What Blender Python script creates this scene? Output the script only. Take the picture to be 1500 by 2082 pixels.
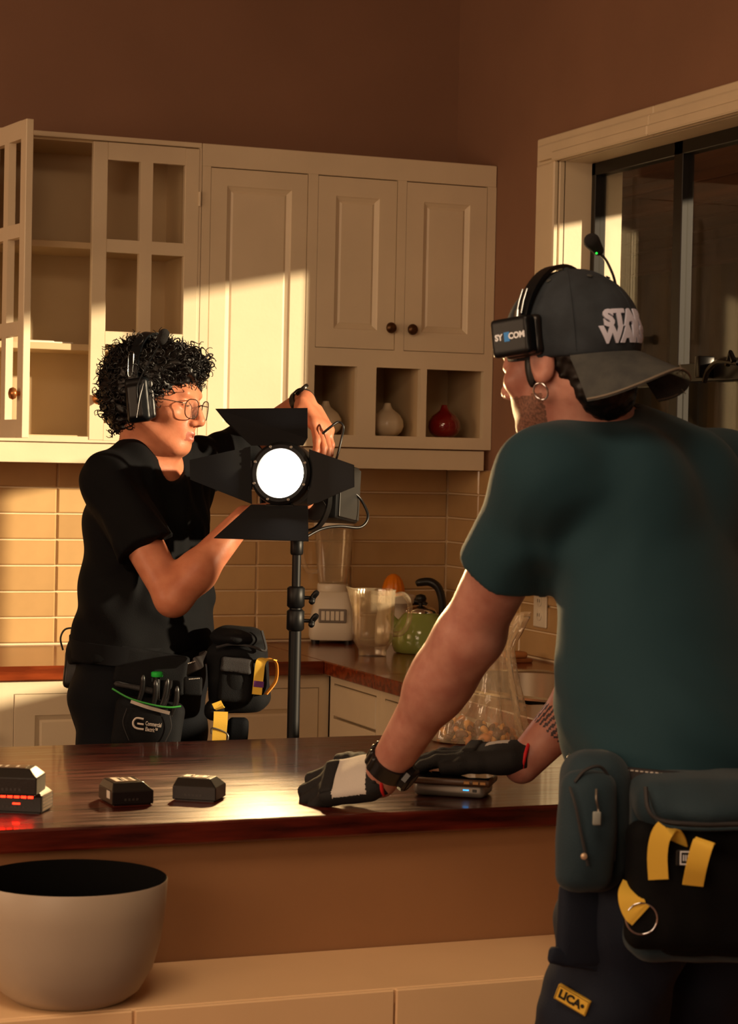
import bpy, bmesh, math, random
import numpy as np
from mathutils import Vector, Matrix
random.seed(7); RNG = np.random.RandomState(5)
for o in list(bpy.data.objects): bpy.data.objects.remove(o)
SC = bpy.context.scene
COL = SC.collection

# ------------------------------------------------------------------ camera
FPX = 4300.0; YAW = math.radians(21.8); PITCH = math.atan(111/4300); ROLL = .021
CAM = np.array([0, 0, 1.463])
_d0 = np.array([math.sin(YAW), math.cos(YAW), 0]); _r0 = np.array([math.cos(YAW), -math.sin(YAW), 0]); _z = np.array([0, 0, 1.])
VD = _d0*math.cos(PITCH) - _z*math.sin(PITCH); _u0 = _d0*math.sin(PITCH) + _z*math.cos(PITCH)
VR = _r0*math.cos(ROLL) + _u0*math.sin(ROLL); VU = _u0*math.cos(ROLL) - _r0*math.sin(ROLL)
cam = bpy.data.cameras.new('camera'); co = bpy.data.objects.new('camera', cam); COL.objects.link(co)
co.matrix_world = Matrix([[VR[i], VU[i], -VD[i], CAM[i]] for i in range(3)] + [[0, 0, 0, 1]])
cam.sensor_fit = 'VERTICAL'; cam.sensor_height = 36; cam.sensor_width = 36; cam.lens = FPX/2082*36
cam.clip_start = .05; cam.clip_end = 100
cam.dof.use_dof = True; cam.dof.focus_distance = 4.45; cam.dof.aperture_fstop = 11.0
SC.camera = co
# ------------------------------------------------------------------ light
SC.view_settings.view_transform = 'Standard'; SC.view_settings.look = 'None'
SC.view_settings.gamma = 1; SC.view_settings.use_curve_mapping = False
SC.view_settings.exposure = 0.0
W = bpy.data.worlds.new('world'); SC.world = W; W.use_nodes = True
W.node_tree.nodes['Background'].inputs[0].default_value = (.55, .50, .42, 1)
W.node_tree.nodes['Background'].inputs[1].default_value = .10
def light(name, kind, energy, color, loc, target, **kw):
    l = bpy.data.lights.new(name, kind); l.energy = energy; l.color = color
    for k, v in kw.items(): setattr(l, k, v)
    o = bpy.data.objects.new(name, l); COL.objects.link(o); o.location = loc
    o.rotation_euler = (Vector(target) - Vector(loc)).to_track_quat('-Z', 'Y').to_euler()
    return o
SUN = np.array([-.79, .62, -.174])
light('sun', 'SUN', 10.5, (1, .79, .55), (8, -4, 3), tuple(np.array([8, -4, 3]) + SUN), angle=math.radians(1.3))
light('added_rear_fill', 'AREA', 58, (1, .70, .45), (-2.2, -.4, 2.2), (1.4, 4.6, 1.1), shape='RECTANGLE', size=2.2, size_y=1.4)  # added soft fill behind the camera, out of view; no window is modelled there
light('added_side_fill', 'AREA', 46, (1, .66, .40), (-2.7, 3.6, 1.9), (2.6, 4.4, 1.5), shape='RECTANGLE', size=1.6, size_y=1.2)  # unseen fill added to brighten the right wall; the left wall is solid
light('added_top_fill', 'AREA', 38, (1, .70, .44), (.4, 1.8, 3.1), (.6, 2.4, 0), shape='RECTANGLE', size=1.2, size_y=1.2)  # overhead fill added to lift ledge, bowl and foreground; no fixture in the room

# ------------------------------------------------------------------ helpers
def lin(r, g, b): return tuple((c/12.92 if c <= .04045 else ((c+.055)/1.055)**2.4) for c in (r/255, g/255, b/255)) + (1,)
def px(x, y, t): return CAM + t*(VD + (x-750)/FPX*VR - (y-1041)/FPX*VU)
def on(x, y, ax, val):
    v = VD + (x-750)/FPX*VR - (y-1041)/FPX*VU
    return CAM + v*((val-CAM[ax])/v[ax])
A = lambda *a: np.array(a, float)
def nrm(v): v = np.asarray(v, float); return v/np.linalg.norm(v)
MATS = {}
def mat(name, color, rough=.5, metal=0, var=0, vscale=8, bump=0, bscale=60, spec=.5, emit=None, estr=0, trans=0, ior=1.45, alpha=1, coat=0, sheen=0, stretch=None, color2=None, rvar=0, sss=0):
    """procedural principled material; color in sRGB 0-255"""
    if name in MATS: return MATS[name]
    m = bpy.data.materials.new(name); m.use_nodes = True; nt = m.node_tree; b = nt.nodes['Principled BSDF']
    c = lin(*color); b.inputs['Base Color'].default_value = c
    b.inputs['Roughness'].default_value = rough; b.inputs['Metallic'].default_value = metal
    b.inputs['Specular IOR Level'].default_value = spec; b.inputs['IOR'].default_value = ior
    b.inputs['Transmission Weight'].default_value = trans; b.inputs['Alpha'].default_value = alpha
    b.inputs['Coat Weight'].default_value = coat; b.inputs['Coat Roughness'].default_value = .08
    b.inputs['Sheen Weight'].default_value = sheen
    if sss: b.inputs['Subsurface Weight'].default_value = sss; b.inputs['Subsurface Radius'].default_value = (.012, .004, .002); b.inputs['Subsurface Scale'].default_value = 1
    if emit: b.inputs['Emission Color'].default_value = lin(*emit); b.inputs['Emission Strength'].default_value = estr
    if var or bump or color2 or rvar:
        tc = nt.nodes.new('ShaderNodeTexCoord'); mp = nt.nodes.new('ShaderNodeMapping'); nt.links.new(tc.outputs['Object'], mp.inputs[0])
        if stretch: mp.inputs['Scale'].default_value = stretch
        n = nt.nodes.new('ShaderNodeTexNoise'); n.inputs['Scale'].default_value = vscale; n.inputs['Detail'].default_value = 6; nt.links.new(mp.outputs[0], n.inputs[0])
        if var or color2:
            r = nt.nodes.new('ShaderNodeValToRGB')
            c2 = lin(*color2) if color2 else tuple(x*(1-var) for x in c[:3]) + (1,)
            r.color_ramp.elements[0].position = .35; r.color_ramp.elements[1].position = .65
            r.color_ramp.elements[0].color = c2; r.color_ramp.elements[1].color = c
            nt.links.new(n.outputs[0], r.inputs[0]); nt.links.new(r.outputs[0], b.inputs['Base Color'])
        if rvar:
            mr = nt.nodes.new('ShaderNodeMapRange'); mr.inputs[1].default_value = .3; mr.inputs[2].default_value = .7; mr.inputs[3].default_value = max(0, rough-rvar); mr.inputs[4].default_value = rough+rvar
            nt.links.new(n.outputs[0], mr.inputs[0]); nt.links.new(mr.outputs[0], b.inputs['Roughness'])
        if bump:
            n2 = nt.nodes.new('ShaderNodeTexNoise'); n2.inputs['Scale'].default_value = bscale; n2.inputs['Detail'].default_value = 4; nt.links.new(mp.outputs[0], n2.inputs[0])
            bn = nt.nodes.new('ShaderNodeBump'); bn.inputs['Strength'].default_value = bump; bn.inputs['Distance'].default_value = .002
            nt.links.new(n2.outputs[0], bn.inputs['Height']); nt.links.new(bn.outputs[0], b.inputs['Normal'])
    MATS[name] = m; return m
ORG = {}
def thing(name, label, cat, loc, group=None):
    o = bpy.data.objects.new(name, None); COL.objects.link(o); o.empty_display_size = .05
    o.location = tuple(loc); ORG[o.name] = np.array(loc, float); o['label'] = label; o['category'] = cat
    if group: o['group'] = group
    return o
def tag(o, label, cat, group=None, kind=None):
    o['label'] = label
    if cat: o['category'] = cat
    if group: o['group'] = group
    if kind: o['kind'] = kind
    return o
def obj(name, vf, m, parent=None, smooth=None, org=None):
    """one mesh object from world-space (verts, faces[, face material ids])"""
    v, f = np.asarray(vf[0], float), vf[1]
    if parent is not None: o0 = ORG[parent.name]
    elif org is not None: o0 = np.asarray(org, float)
    else: o0 = A((v[:, 0].min()+v[:, 0].max())/2, (v[:, 1].min()+v[:, 1].max())/2, v[:, 2].min())
    me = bpy.data.meshes.new(name)
    me.from_pydata((v-o0).tolist(), [], f.tolist() if hasattr(f, 'tolist') else f)
    for mm in (m if isinstance(m, (list, tuple)) else [m]): me.materials.append(mm)
    if len(vf) > 2: me.polygons.foreach_set('material_index', np.asarray(vf[2], np.int32))
    if smooth is not None:
        me.polygons.foreach_set('use_smooth', np.ones(len(me.polygons), bool))
        if smooth < 179: me.set_sharp_from_angle(angle=math.radians(smooth))
    me.update()
    o = bpy.data.objects.new(name, me); COL.objects.link(o); ORG[o.name] = o0
    if parent is not None: o.parent = parent
    else: o.location = tuple(o0)
    return o
def copy_tree(o, loc=None, label=None, parent=None):
    c = o.copy(); COL.objects.link(c); ORG[c.name] = ORG[o.name] if loc is None else np.array(loc, float)
    if parent is not None: c.parent = parent
    if loc is not None: c.location = tuple(loc)
    if label: c['label'] = label
    for ch in list(o.children): copy_tree(ch, None, None, c)
    return c
def struct(o): o['kind'] = 'structure'; return o
# ---- shape builders: all return (verts, faces)
def join(*parts):
    V, F, M, n, hasm = [], [], [], 0, any(len(p) > 2 for p in parts)
    for p in parts:
        V.append(np.asarray(p[0], float)); F += [tuple(int(i)+n for i in q) for q in p[1]]
        M += list(p[2]) if len(p) > 2 else [0]*len(p[1]); n += len(p[0])
    return (np.vstack(V), F, M) if hasm else (np.vstack(V), F)
def mid(vf, i): return (vf[0], vf[1], [i]*len(vf[1]))
def box(x0, x1, y0, y1, z0, z1, bev=0, seg=1):
    if not bev:
        v = A(*[(x, y, z) for x in (x0, x1) for y in (y0, y1) for z in (z0, z1)]).reshape(-1, 3)
        return v, [(0, 1, 3, 2), (4, 6, 7, 5), (0, 4, 5, 1), (2, 3, 7, 6), (0, 2, 6, 4), (1, 5, 7, 3)]
    bm = bmesh.new(); r = bmesh.ops.create_cube(bm, size=1)
    for q in bm.verts: q.co = Vector(((x0+x1)/2+q.co.x*(x1-x0), (y0+y1)/2+q.co.y*(y1-y0), (z0+z1)/2+q.co.z*(z1-z0)))
    bmesh.ops.bevel(bm, geom=bm.edges[:], offset=bev, segments=seg, affect='EDGES', profile=.5)
    return frombm(bm)
def frombm(bm):
    bm.normal_update(); bm.verts.index_update()
    v = np.array([q.co[:] for q in bm.verts]); f = [tuple(w.index for w in q.verts) for q in bm.faces]; bm.free(); return v, f
def frame(origin, X, Y=None, Z=None):
    """4-tuple frame; missing axes completed"""
    X = nrm(X)
    if Y is not None: Z = nrm(np.cross(X, Y)); Y = np.cross(Z, X)
    else: Y = nrm(np.cross(Z, X)); Z = np.cross(X, Y)
    return np.asarray(origin, float), X, Y, Z
def place(vf, fr):
    v = np.asarray(vf[0], float); o, X, Y, Z = fr
    return (o + v[:, :1]*X + v[:, 1:2]*Y + v[:, 2:3]*Z,) + tuple(vf[1:])
def moved(vf, d): return (np.asarray(vf[0])+np.asarray(d),) + tuple(vf[1:])
def rotz(vf, a, c=(0, 0, 0)):
    v = np.asarray(vf[0])-np.asarray(c); ca, sa = math.cos(a), math.sin(a)
    return (np.stack([v[:, 0]*ca-v[:, 1]*sa, v[:, 0]*sa+v[:, 1]*ca, v[:, 2]], 1)+np.asarray(c),) + tuple(vf[1:])
def lathe(prof, n=32, c=(0, 0, 0), lobes=0, lamp=0, cap=True):
    """profile [(r,z)...] turned about z"""
    V, F = [], []
    for r, z in prof:
        for k in range(n):
            a = 2*math.pi*k/n; rr = r*(1+lamp*math.cos(lobes*a)) if lobes else r
            V.append((c[0]+rr*math.cos(a), c[1]+rr*math.sin(a), c[2]+z))
    for i in range(len(prof)-1):
        for k in range(n): F.append((i*n+k, i*n+(k+1) % n, (i+1)*n+(k+1) % n, (i+1)*n+k))
    if cap: F.append(tuple(range(n-1, -1, -1))); F.append(tuple((len(prof)-1)*n+k for k in range(n)))
    return np.array(V), F
def tube(pts, rad, n=8, up=None, flat=None, cap=True):
    """tube along points; rad scalar or list; flat=(ratio) squeezes along the up direction"""
    p = np.asarray(pts, float); m = len(p); rad = [rad]*m if np.isscalar(rad) else rad
    T = np.gradient(p, axis=0); T /= np.linalg.norm(T, axis=1)[:, None]+1e-12
    N = np.asarray(up, float) if up is not None else (A(0, 0, 1) if abs(T[0, 2]) < .9 else A(1, 0, 0))
    V, F = [], []
    for i in range(m):
        N = N-T[i]*(N@T[i]); N /= np.linalg.norm(N)+1e-12; B = np.cross(T[i], N)
        for k in range(n):
            a = 2*math.pi*k/n; V.append(p[i]+rad[i]*(math.cos(a)*B+math.sin(a)*N*(flat or 1)))
    for i in range(m-1):
        for k in range(n): F.append((i*n+k, i*n+(k+1) % n, (i+1)*n+(k+1) % n, (i+1)*n+k))
    if cap: F.append(tuple(range(n-1, -1, -1))); F.append(tuple((m-1)*n+k for k in range(n)))
    return np.array(V), F
def ribbon(pts, wdir, w, th):
    """strap of width w (along wdir) and thickness th following pts"""
    p = np.asarray(pts, float); T = np.gradient(p, axis=0); T /= np.linalg.norm(T, axis=1)[:, None]
    V, F = [], []; m = len(p); wd = np.asarray(wdir, float)
    for i in range(m):
        ww = wd[i] if wd.ndim == 2 else wd; ww = nrm(ww-T[i]*(ww@T[i])); nn = np.cross(T[i], ww)
        for a, b in ((-1, -1), (1, -1), (1, 1), (-1, 1)): V.append(p[i]+ww*a*w/2+nn*b*th/2)
    for i in range(m-1):
        for k in range(4): F.append((i*4+k, i*4+(k+1) % 4, i*4+4+(k+1) % 4, i*4+4+k))
    F += [(3, 2, 1, 0), tuple((m-1)*4+k for k in range(4))]
    return np.array(V), F
def prism(out, th, fr, holes=None):
    """flat outline (2d) extruded by th along frame Z"""
    n = len(out); v = [(x, y, 0) for x, y in out]+[(x, y, th) for x, y in out]
    f = [tuple(range(n-1, -1, -1)), tuple(range(n, 2*n))]+[(i, (i+1) % n, n+(i+1) % n, n+i) for i in range(n)]
    return place((np.array(v, float), f), fr)
def spline(pts, n=12):
    p = np.asarray(pts, float); q = np.vstack([2*p[0]-p[1], p, 2*p[-1]-p[-2]]); out = []
    for i in range(1, len(q)-2):
        for t in np.linspace(0, 1, n, endpoint=False):
            a, b, c, d = q[i-1:i+3]; out.append(.5*((2*b)+(c-a)*t+(2*a-5*b+4*c-d)*t*t+(3*b-a-3*c+d)*t**3))
    out.append(p[-1]); return np.array(out)
def text(s, size, fr, th=.0006, bold=0, center=True, shear=0, sx=1):
    cu = bpy.data.curves.new('t', 'FONT'); cu.body = s; cu.size = size; cu.extrude = th; cu.offset = bold; cu.shear = shear
    cu.align_x = 'CENTER' if center else 'LEFT'; cu.align_y = 'CENTER'; cu.resolution_u = 3
    o = bpy.data.objects.new('t', cu); COL.objects.link(o)
    me = o.to_mesh(); v = np.array([q.co[:] for q in me.vertices]); f = [tuple(q.vertices) for q in me.polygons]
    o.to_mesh_clear(); bpy.data.objects.remove(o); bpy.data.curves.remove(cu)
    v[:, 0] *= sx
    return place((v, f), fr)
# ---- signed-distance modelling (for bodies, cloth, soft goods)
class S:
    def __init__(self): self.ops = []
    def add(self, fn, c, R, k=.01, op='u'): self.ops.append((op, k, fn, np.asarray(c, float), R)); return self
    def ell(self, c, r, fr=None, k=.01, op='u'):
        c = np.asarray(c, float); r = np.asarray(r, float); M = None if fr is None else np.array([nrm(q) for q in fr])
        def fn(p):
            q = p-c
            if M is not None: q = q@M.T
            k0 = np.linalg.norm(q/r, axis=1); k1 = np.linalg.norm(q/(r*r), axis=1)+1e-9; return k0*(k0-1)/k1
        return self.add(fn, c, r.max(), k, op)
    def cap(self, a, b, ra, rb=None, k=.01, op='u', flat=None, fs=1):
        """tapered capsule; flat=direction in which the section is scaled by fs"""
        a = np.asarray(a, float); b = np.asarray(b, float); rb = ra if rb is None else rb; ab = b-a; L2 = ab@ab+1e-12
        if flat is not None: fd = nrm(np.asarray(flat, float)-ab*(np.asarray(flat, float)@ab)/L2)
        def fn(p):
            q = p-a; t = np.clip(q@ab/L2, 0, 1); q = q-t[:, None]*ab
            if flat is not None:
                w = q@fd; q = q+np.outer(w*(1/fs-1), fd)
            d = np.linalg.norm(q, axis=1)-(ra+(rb-ra)*t)
            return d*(min(1, fs) if flat is not None else 1)
        return self.add(fn, (a+b)/2, math.sqrt(L2)/2+max(ra, rb)*max(1, fs), k, op)
    def rbox(self, c, h, fr, r=.01, k=.01, op='u'):
        c = np.asarray(c, float); h = np.asarray(h, float)-r; M = np.array([nrm(q) for q in fr])
        def fn(p):
            q = np.abs((p-c)@M.T)-h; return np.linalg.norm(np.maximum(q, 0), axis=1)+np.minimum(q.max(axis=1), 0)-r
        return self.add(fn, c, np.linalg.norm(h)+r, k, op)
    def half(self, c, n, k=.004):
        """cut away the side the normal points to"""
        c = np.asarray(c, float); n = nrm(n); return self.add(lambda p: (p-c)@n, c, 99, k, 'i')
    def sub(self, o, k=.02, op='u'):
        us = [q for q in o.ops if q[0] == 'u']; lo = np.min([q[3]-q[4] for q in us], axis=0); hi = np.max([q[3]+q[4] for q in us], axis=0)
        return self.add(o.ev, (lo+hi)/2, np.linalg.norm(hi-lo)/2, k, op)
    def disp(self, fn): self.ops.append(('d', 0, fn, None, 99)); return self
    def ev(self, p, ops=None):
        d = np.full(len(p), 9.)
        for op, k, fn, c, R in (self.ops if ops is None else ops):
            if op == 'd': d = d+fn(p); continue
            if R > 50: e = fn(p); sel = slice(None)
            else:
                q = p-c; dd = np.einsum('ij,ij->i', q, q); sel = np.nonzero(dd < (R+.05+k)**2)[0]
                if op == 'u' and ops is None: d = np.minimum(d, np.maximum(np.sqrt(dd)-R, .04))
                if len(sel) == 0: continue
                e = fn(p[sel])
            x = d[sel]
            if op == 'u': h = np.clip(.5+.5*(x-e)/k, 0, 1); r = x*(1-h)+e*h-k*h*(1-h)
            elif op == 's': h = np.clip(.5-.5*(x+e)/k, 0, 1); r = x*(1-h)-e*h+k*h*(1-h)
            else: h = np.clip(.5-.5*(x-e)/k, 0, 1); r = x*(1-h)+e*h+k*h*(1-h)
            d[sel] = r
        return d
    def mesh(self, h, lo=None, hi=None):
        B = 8; bs = B*h
        if lo is None:
            us = [q for q in self.ops if q[0] == 'u']
            lo = np.min([q[3]-q[4] for q in us], axis=0)-.02; hi = np.max([q[3]+q[4] for q in us], axis=0)+.02
        lo = np.asarray(lo, float); hi = np.asarray(hi, float)
        nb = np.ceil((hi-lo)/bs).astype(int)
        g = np.stack(np.meshgrid(*[np.arange(q) for q in nb], indexing='ij'), -1).reshape(-1, 3)
        dc = self.ev(lo+(g+.5)*bs); g = g[np.abs(dc) < bs*1.15+.004]
        loc = np.stack(np.meshgrid(*[np.arange(B+1)]*3, indexing='ij'), -1)
        pts = (g[:, None, None, None, :]*B+loc[None])
        D = []; order_ = np.lexsort((g[:, 2], g[:, 1]//4, g[:, 0]//4, g[:, 2]//4)); g = g[order_]; pts = pts[order_]
        for q in np.array_split(pts, max(1, len(g)//30)):
            q = lo+q.reshape(-1, 3)*h; c0 = (q.min(0)+q.max(0))/2; r0 = np.linalg.norm(q.max(0)-c0)
            D.append(self.ev(q, [w for w in self.ops if w[4] > 50 or np.linalg.norm(w[3]-c0) < w[4]+r0+.05+w[1]]))
        D = np.concatenate(D).reshape(len(g), B+1, B+1, B+1)
        sg = D < 0
        cor = [(i, j, k) for i in (0, 1) for j in (0, 1) for k in (0, 1)]
        sl = lambda a, c: a[:, c[0]:c[0]+B, c[1]:c[1]+B, c[2]:c[2]+B]
        cs = np.stack([sl(sg, c) for c in cor], -1); act = cs.any(-1) & ~cs.all(-1)
        bi, ci, cj, ck = np.nonzero(act); dv = np.stack([sl(D, c)[act] for c in cor], -1)
        cid = g[bi]*B+np.stack([ci, cj, ck], 1); NN = nb*B+2
        acc = np.zeros((len(cid), 3)); cnt = np.zeros(len(cid)); corf = np.array(cor, float)
        for i in range(8):
            for j in range(i+1, 8):
                if sum(abs(np.array(cor[i])-np.array(cor[j]))) != 1: continue
                a, b = dv[:, i], dv[:, j]; m = (a < 0) != (b < 0); t = np.where(m, a/np.where(m, a-b, 1), 0)
                acc += np.where(m[:, None], corf[i]+(corf[j]-corf[i])*t[:, None], 0); cnt += m
        V = lo+(cid+acc/cnt[:, None])*h
        key = (cid[:, 0]*NN[1]+cid[:, 1])*NN[2]+cid[:, 2]; order = np.argsort(key); ks = key[order]
        st = np.array([NN[1]*NN[2], NN[2], 1]); F = []
        for ax in range(3):
            i1 = cor.index(tuple(int(q == ax) for q in range(3))); s0, s1 = dv[:, 0] < 0, dv[:, i1] < 0
            e = np.nonzero(s0 != s1)[0]; b, c = [(1, 2), (2, 0), (0, 1)][ax]
            q = [key[e], key[e]-st[b], key[e]-st[b]-st[c], key[e]-st[c]]; idx = []; ok = np.ones(len(e), bool)
            for w in q:
                pos = np.clip(np.searchsorted(ks, w), 0, len(ks)-1); ok &= ks[pos] == w; idx.append(order[pos])
            idx = np.stack(idx, 1); fl = ~s0[e]; idx[fl] = idx[fl][:, ::-1]; F.append(idx[ok])
        return V, np.vstack(F)
def fnoise(p, f, seed=0):
    """cheap smooth pseudo-noise in about -1..1"""
    s = np.zeros(len(p)); r = np.random.RandomState(seed)
    for i in range(5):
        w = r.randn(3); w /= np.linalg.norm(w); s += np.sin(p@w*f*(1+.35*i)+r.rand()*6.28+1.3*np.sin(p@r.randn(3)*f*.5))
    return s/3
# ------------------------------------------------------------------ materials of the place
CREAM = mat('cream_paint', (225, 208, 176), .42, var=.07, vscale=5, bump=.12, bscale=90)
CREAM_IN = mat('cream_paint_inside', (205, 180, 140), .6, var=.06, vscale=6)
WALLP = mat('brown_wall_paint', (140, 103, 80), .75, var=.10, vscale=2.5, bump=.15, bscale=120)
WOOD = mat('dark_red_varnished_wood', (92, 26, 10), .34, color2=(48, 11, 5), vscale=7, stretch=(1, 9, 9), bump=.2, bscale=26, coat=.35, rvar=.08)
WOODL = mat('red_brown_counter_wood', (140, 62, 28), .22, color2=(96, 38, 16), vscale=6, stretch=(1, 8, 8), bump=.1, bscale=30, coat=.3)
TILE = [mat('beige_glazed_tile_%d' % i, c, .16, var=.08, vscale=14, bump=.25, bscale=9, coat=.3) for i, c in enumerate([(194, 158, 108), (185, 150, 102), (200, 166, 116)])]
GROUT = mat('pale_grout', (238, 216, 178), .85, bump=.3, bscale=200)
DARKMETAL = mat('dark_window_metal', (26, 23, 20), .35, metal=.4)
PINE = mat('tan_panel_paint', (150, 108, 72), .6, var=.08, vscale=4)
XR, YB, ZC = 2.69, 6.05, .90          # right wall, back wall, counter height
# ------------------------------------------------------------------ room shell
FLOORM = mat('terracotta_floor', (120, 72, 46), .45, var=.25, vscale=3)
struct(tag(obj('floor', box(-3, XR, -2.5, YB, -.05, 0), FLOORM), 'brown kitchen floor', None))
struct(tag(obj('ceiling', box(-3, XR+.2, -2.5, YB+.1, 3.15, 3.2), mat('ceiling_paint', (190, 170, 145), .8)), 'plain ceiling', None))
WB = struct(obj('wall_back', box(-3, XR+.18, YB, YB+.1, 0, 3.15), WALLP))
struct(obj('wall_left', box(-3.1, -3, -2.5, YB+.1, 0, 3.15), WALLP))
WY0, WY1, WZ0, WZ1 = 3.05, 5.304, 1.12, 2.30        # window opening in the right wall
WR = struct(obj('wall_right', join(box(XR, XR+.18, WY1, YB, 0, 3.15), box(XR, XR+.18, -2.5, WY0, 0, 3.15),
    box(XR, XR+.18, WY0, WY1, WZ1, 3.15), box(XR, XR+.18, WY0, WY1, 0, WZ0)), WALLP))
# ---- wall tiles: 7 rows of 300 x 75 stacked tiles over the counter
TH, TL = .0755, .305
obj('grout', box(0, XR, YB-.004, YB+.002, ZC-.02, 1.43), GROUT, WB)
obj('grout', join(box(XR-.004, XR+.002, WY1+.145, YB, ZC-.02, 1.43), box(XR-.004, XR+.002, 2.9, WY1+.145, ZC-.02, WZ0-.03)), GROUT, WR)
tb = {}
def tile(L):
    k = round(L, 3)
    if k not in tb:
        bm = bmesh.new(); bmesh.ops.create_cube(bm, size=1)
        for q in bm.verts: q.co = Vector((q.co.x*(L-.004), (q.co.y-.5)*.009, q.co.z*(TH-.004)))
        bmesh.ops.bevel(bm, geom=[e for e in bm.edges if all(w.co.y < -.005 for w in e.verts)], offset=.0035, segments=1, affect='EDGES')
        me = bpy.data.meshes.new('tile'); bm.to_mesh(me); bm.free(); me.materials.append(TILE[0]); tb[k] = me
    return tb[k]
def put_tile(L, c, rz, parent):
    me = tile(L); o = bpy.data.objects.new('tile', me); COL.objects.link(o); o.parent = parent
    o.location = tuple(A(*c)-ORG[parent.name]); o.rotation_euler = (random.uniform(-.006, .006), random.uniform(-.003, .003), rz+random.uniform(-.004, .004))
    o.material_slots[0].link = 'OBJECT'; o.material_slots[0].material = random.choice(TILE)
for r in range(7):
    z = ZC+.003+TH*(r+.5)
    x = XR-.012; e = [2.678, 2.36, 2.055, 1.747, 1.44, 1.135, .83, .525]
    for i in range(len(e)-1):
        put_tile(e[i]-e[i+1], ((e[i]+e[i+1])/2, YB-.003, z), 0, WB)
    ys = [YB-.012, YB-.24, YB-.545]
    for i in range(2): put_tile(ys[i]-ys[i+1], (XR-.003, (ys[i]+ys[i+1])/2, z), -math.pi/2, WR)
    if r < 2:
        for i in range(8): put_tile(TL, (XR-.003, YB-.545-(i+.5)*TL, z), -math.pi/2, WR)
    elif z > WZ0: put_tile(.054, (XR-.003, 5.477, z), -math.pi/2, WR)
    else: put_tile(TL, (XR-.003, 5.352, z), -math.pi/2, WR)
# ------------------------------------------------------------------ window: casing, reveal, metal frame, panes
def casing(name, pts, par=None):
    return struct(obj(name, join(*pts), CREAM, par))
prof = [(0, .012), (.030, .022), (.085, .030)]      # stepped moulding, wide outside to inside
def cas_side(yo, yi, z0, z1):
    s = 1 if yo > yi else -1
    return [box(XR-.018, XR, min(yo, yi), max(yo, yi), z0, z1, .003), box(XR-.030, XR-.016, min(yo-s*.02, yi+s*.012), max(yo-s*.02, yi+s*.012), z0, z1, .006, 2), box(XR-.036, XR-.02, min(yi, yi+s*.03), max(yi, yi+s*.03), z0, z1, .004)]
casing('trim_1', cas_side(WY1+.145, WY1-.0, WZ0, WZ1))
YJ = on(1340, 235, 0, XR)[1]           # butt joint in the head casing
casing('trim_2', [q for a, b in ((WY0-.14, YJ-.001), (YJ+.001, WY1+.145)) for q in (box(XR-.018, XR, a, b, WZ1, WZ1+.078, .003), box(XR-.030, XR-.016, max(a, WY0-.1), min(b, WY1+.12), WZ1+.01, WZ1+.056, .006, 2), box(XR-.036, XR-.02, max(a, WY0-.02), min(b, WY1+.02), WZ1, WZ1+.028, .004))])
casing('trim_3', cas_side(WY0-.145, WY0, WZ0, WZ1))
casing('trim_4', [box(XR-.07, XR+.16, WY0-.16, WY1+.155, WZ0-.03, WZ0, .006, 2)])     # sill
WIN = struct(obj('window_1', join(box(XR, XR+.18, WY1-.001, WY1+.02, WZ0, WZ1), box(XR, XR+.18, WY0-.02, WY0+.001, WZ0, WZ1), box(XR, XR+.18, WY0, WY1, WZ1-.001, WZ1+.02)), CREAM))
GX = 2.79
def bar(y0, y1, z0, z1, x0=GX-.018, x1=GX+.018): return box(x0, x1, y0, y1, z0, z1, .002)
obj('window_frame', join(bar(WY1-.024, WY1-.001, WZ0, WZ1), bar(WY0, WY0+.036, WZ0, WZ1), bar(WY0, WY1, WZ1-.036, WZ1), bar(WY0, WY1, WZ0, WZ0+.036),
    bar(4.80, 4.845, WZ0, WZ1), bar(WY0, 4.80, 1.675, 1.72), bar(4.845, WY1, 1.665, 1.70), bar(3.92, 3.96, WZ0, WZ1)), DARKMETAL, WIN)
GLASS = bpy.data.materials.new('window_glass'); GLASS.use_nodes = True
nt = GLASS.node_tree; nt.nodes.remove(nt.nodes['Principled BSDF']); mo = nt.nodes['Material Output']
tr = nt.nodes.new('ShaderNodeBsdfTransparent'); gl = nt.nodes.new('ShaderNodeBsdfGlossy'); gl.inputs['Roughness'].default_value = .02
mx = nt.nodes.new('ShaderNodeMixShader'); lw_ = nt.nodes.new('ShaderNodeLayerWeight'); lw_.inputs[0].default_value = .5; pw_ = nt.nodes.new('ShaderNodeMath'); pw_.operation = 'POWER'; pw_.inputs[1].default_value = 4; nt.links.new(lw_.outputs['Facing'], pw_.inputs[0]); fr_ = nt.nodes.new('ShaderNodeMath'); fr_.operation = 'MULTIPLY_ADD'; fr_.inputs[1].default_value = .5; fr_.inputs[2].default_value = .035; nt.links.new(pw_.outputs[0], fr_.inputs[0])
tr.inputs[0].default_value = (.93, .92, .88, 1)
nt.links.new(fr_.outputs[0], mx.inputs[0]); nt.links.new(tr.outputs[0], mx.inputs[1]); nt.links.new(gl.outputs[0], mx.inputs[2]); nt.links.new(mx.outputs[0], mo.inputs[0])
for y0, y1 in ((WY0+.036, 3.92), (3.96, 4.80), (4.845, WY1-.024)):
    for z0, z1 in ((WZ0+.036, 1.67), (1.71, WZ1-.036)): obj('pane', box(GX-.002, GX+.002, y0, y1, z0, z1), GLASS, WIN)
# latch on the middle rail
lt = obj('latch', join(tube(spline([on(1432, 775, 0, GX-.05), on(1440, 752, 0, GX-.06), on(1462, 735, 0, GX-.06), on(1500, 738, 0, GX-.055)], 6), [.007]*19, 8), box(GX-.06, GX-.015, 4.62, 4.645, 1.68, 1.735, .004, 2),
    tube([on(1478, 742, 0, GX-.055), on(1485, 716, 0, GX-.06), on(1492, 735, 0, GX-.06)], [.008, .006, .008], 8)), mat('black_latch', (20, 18, 17), .25, metal=.6), WIN, 40)
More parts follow.
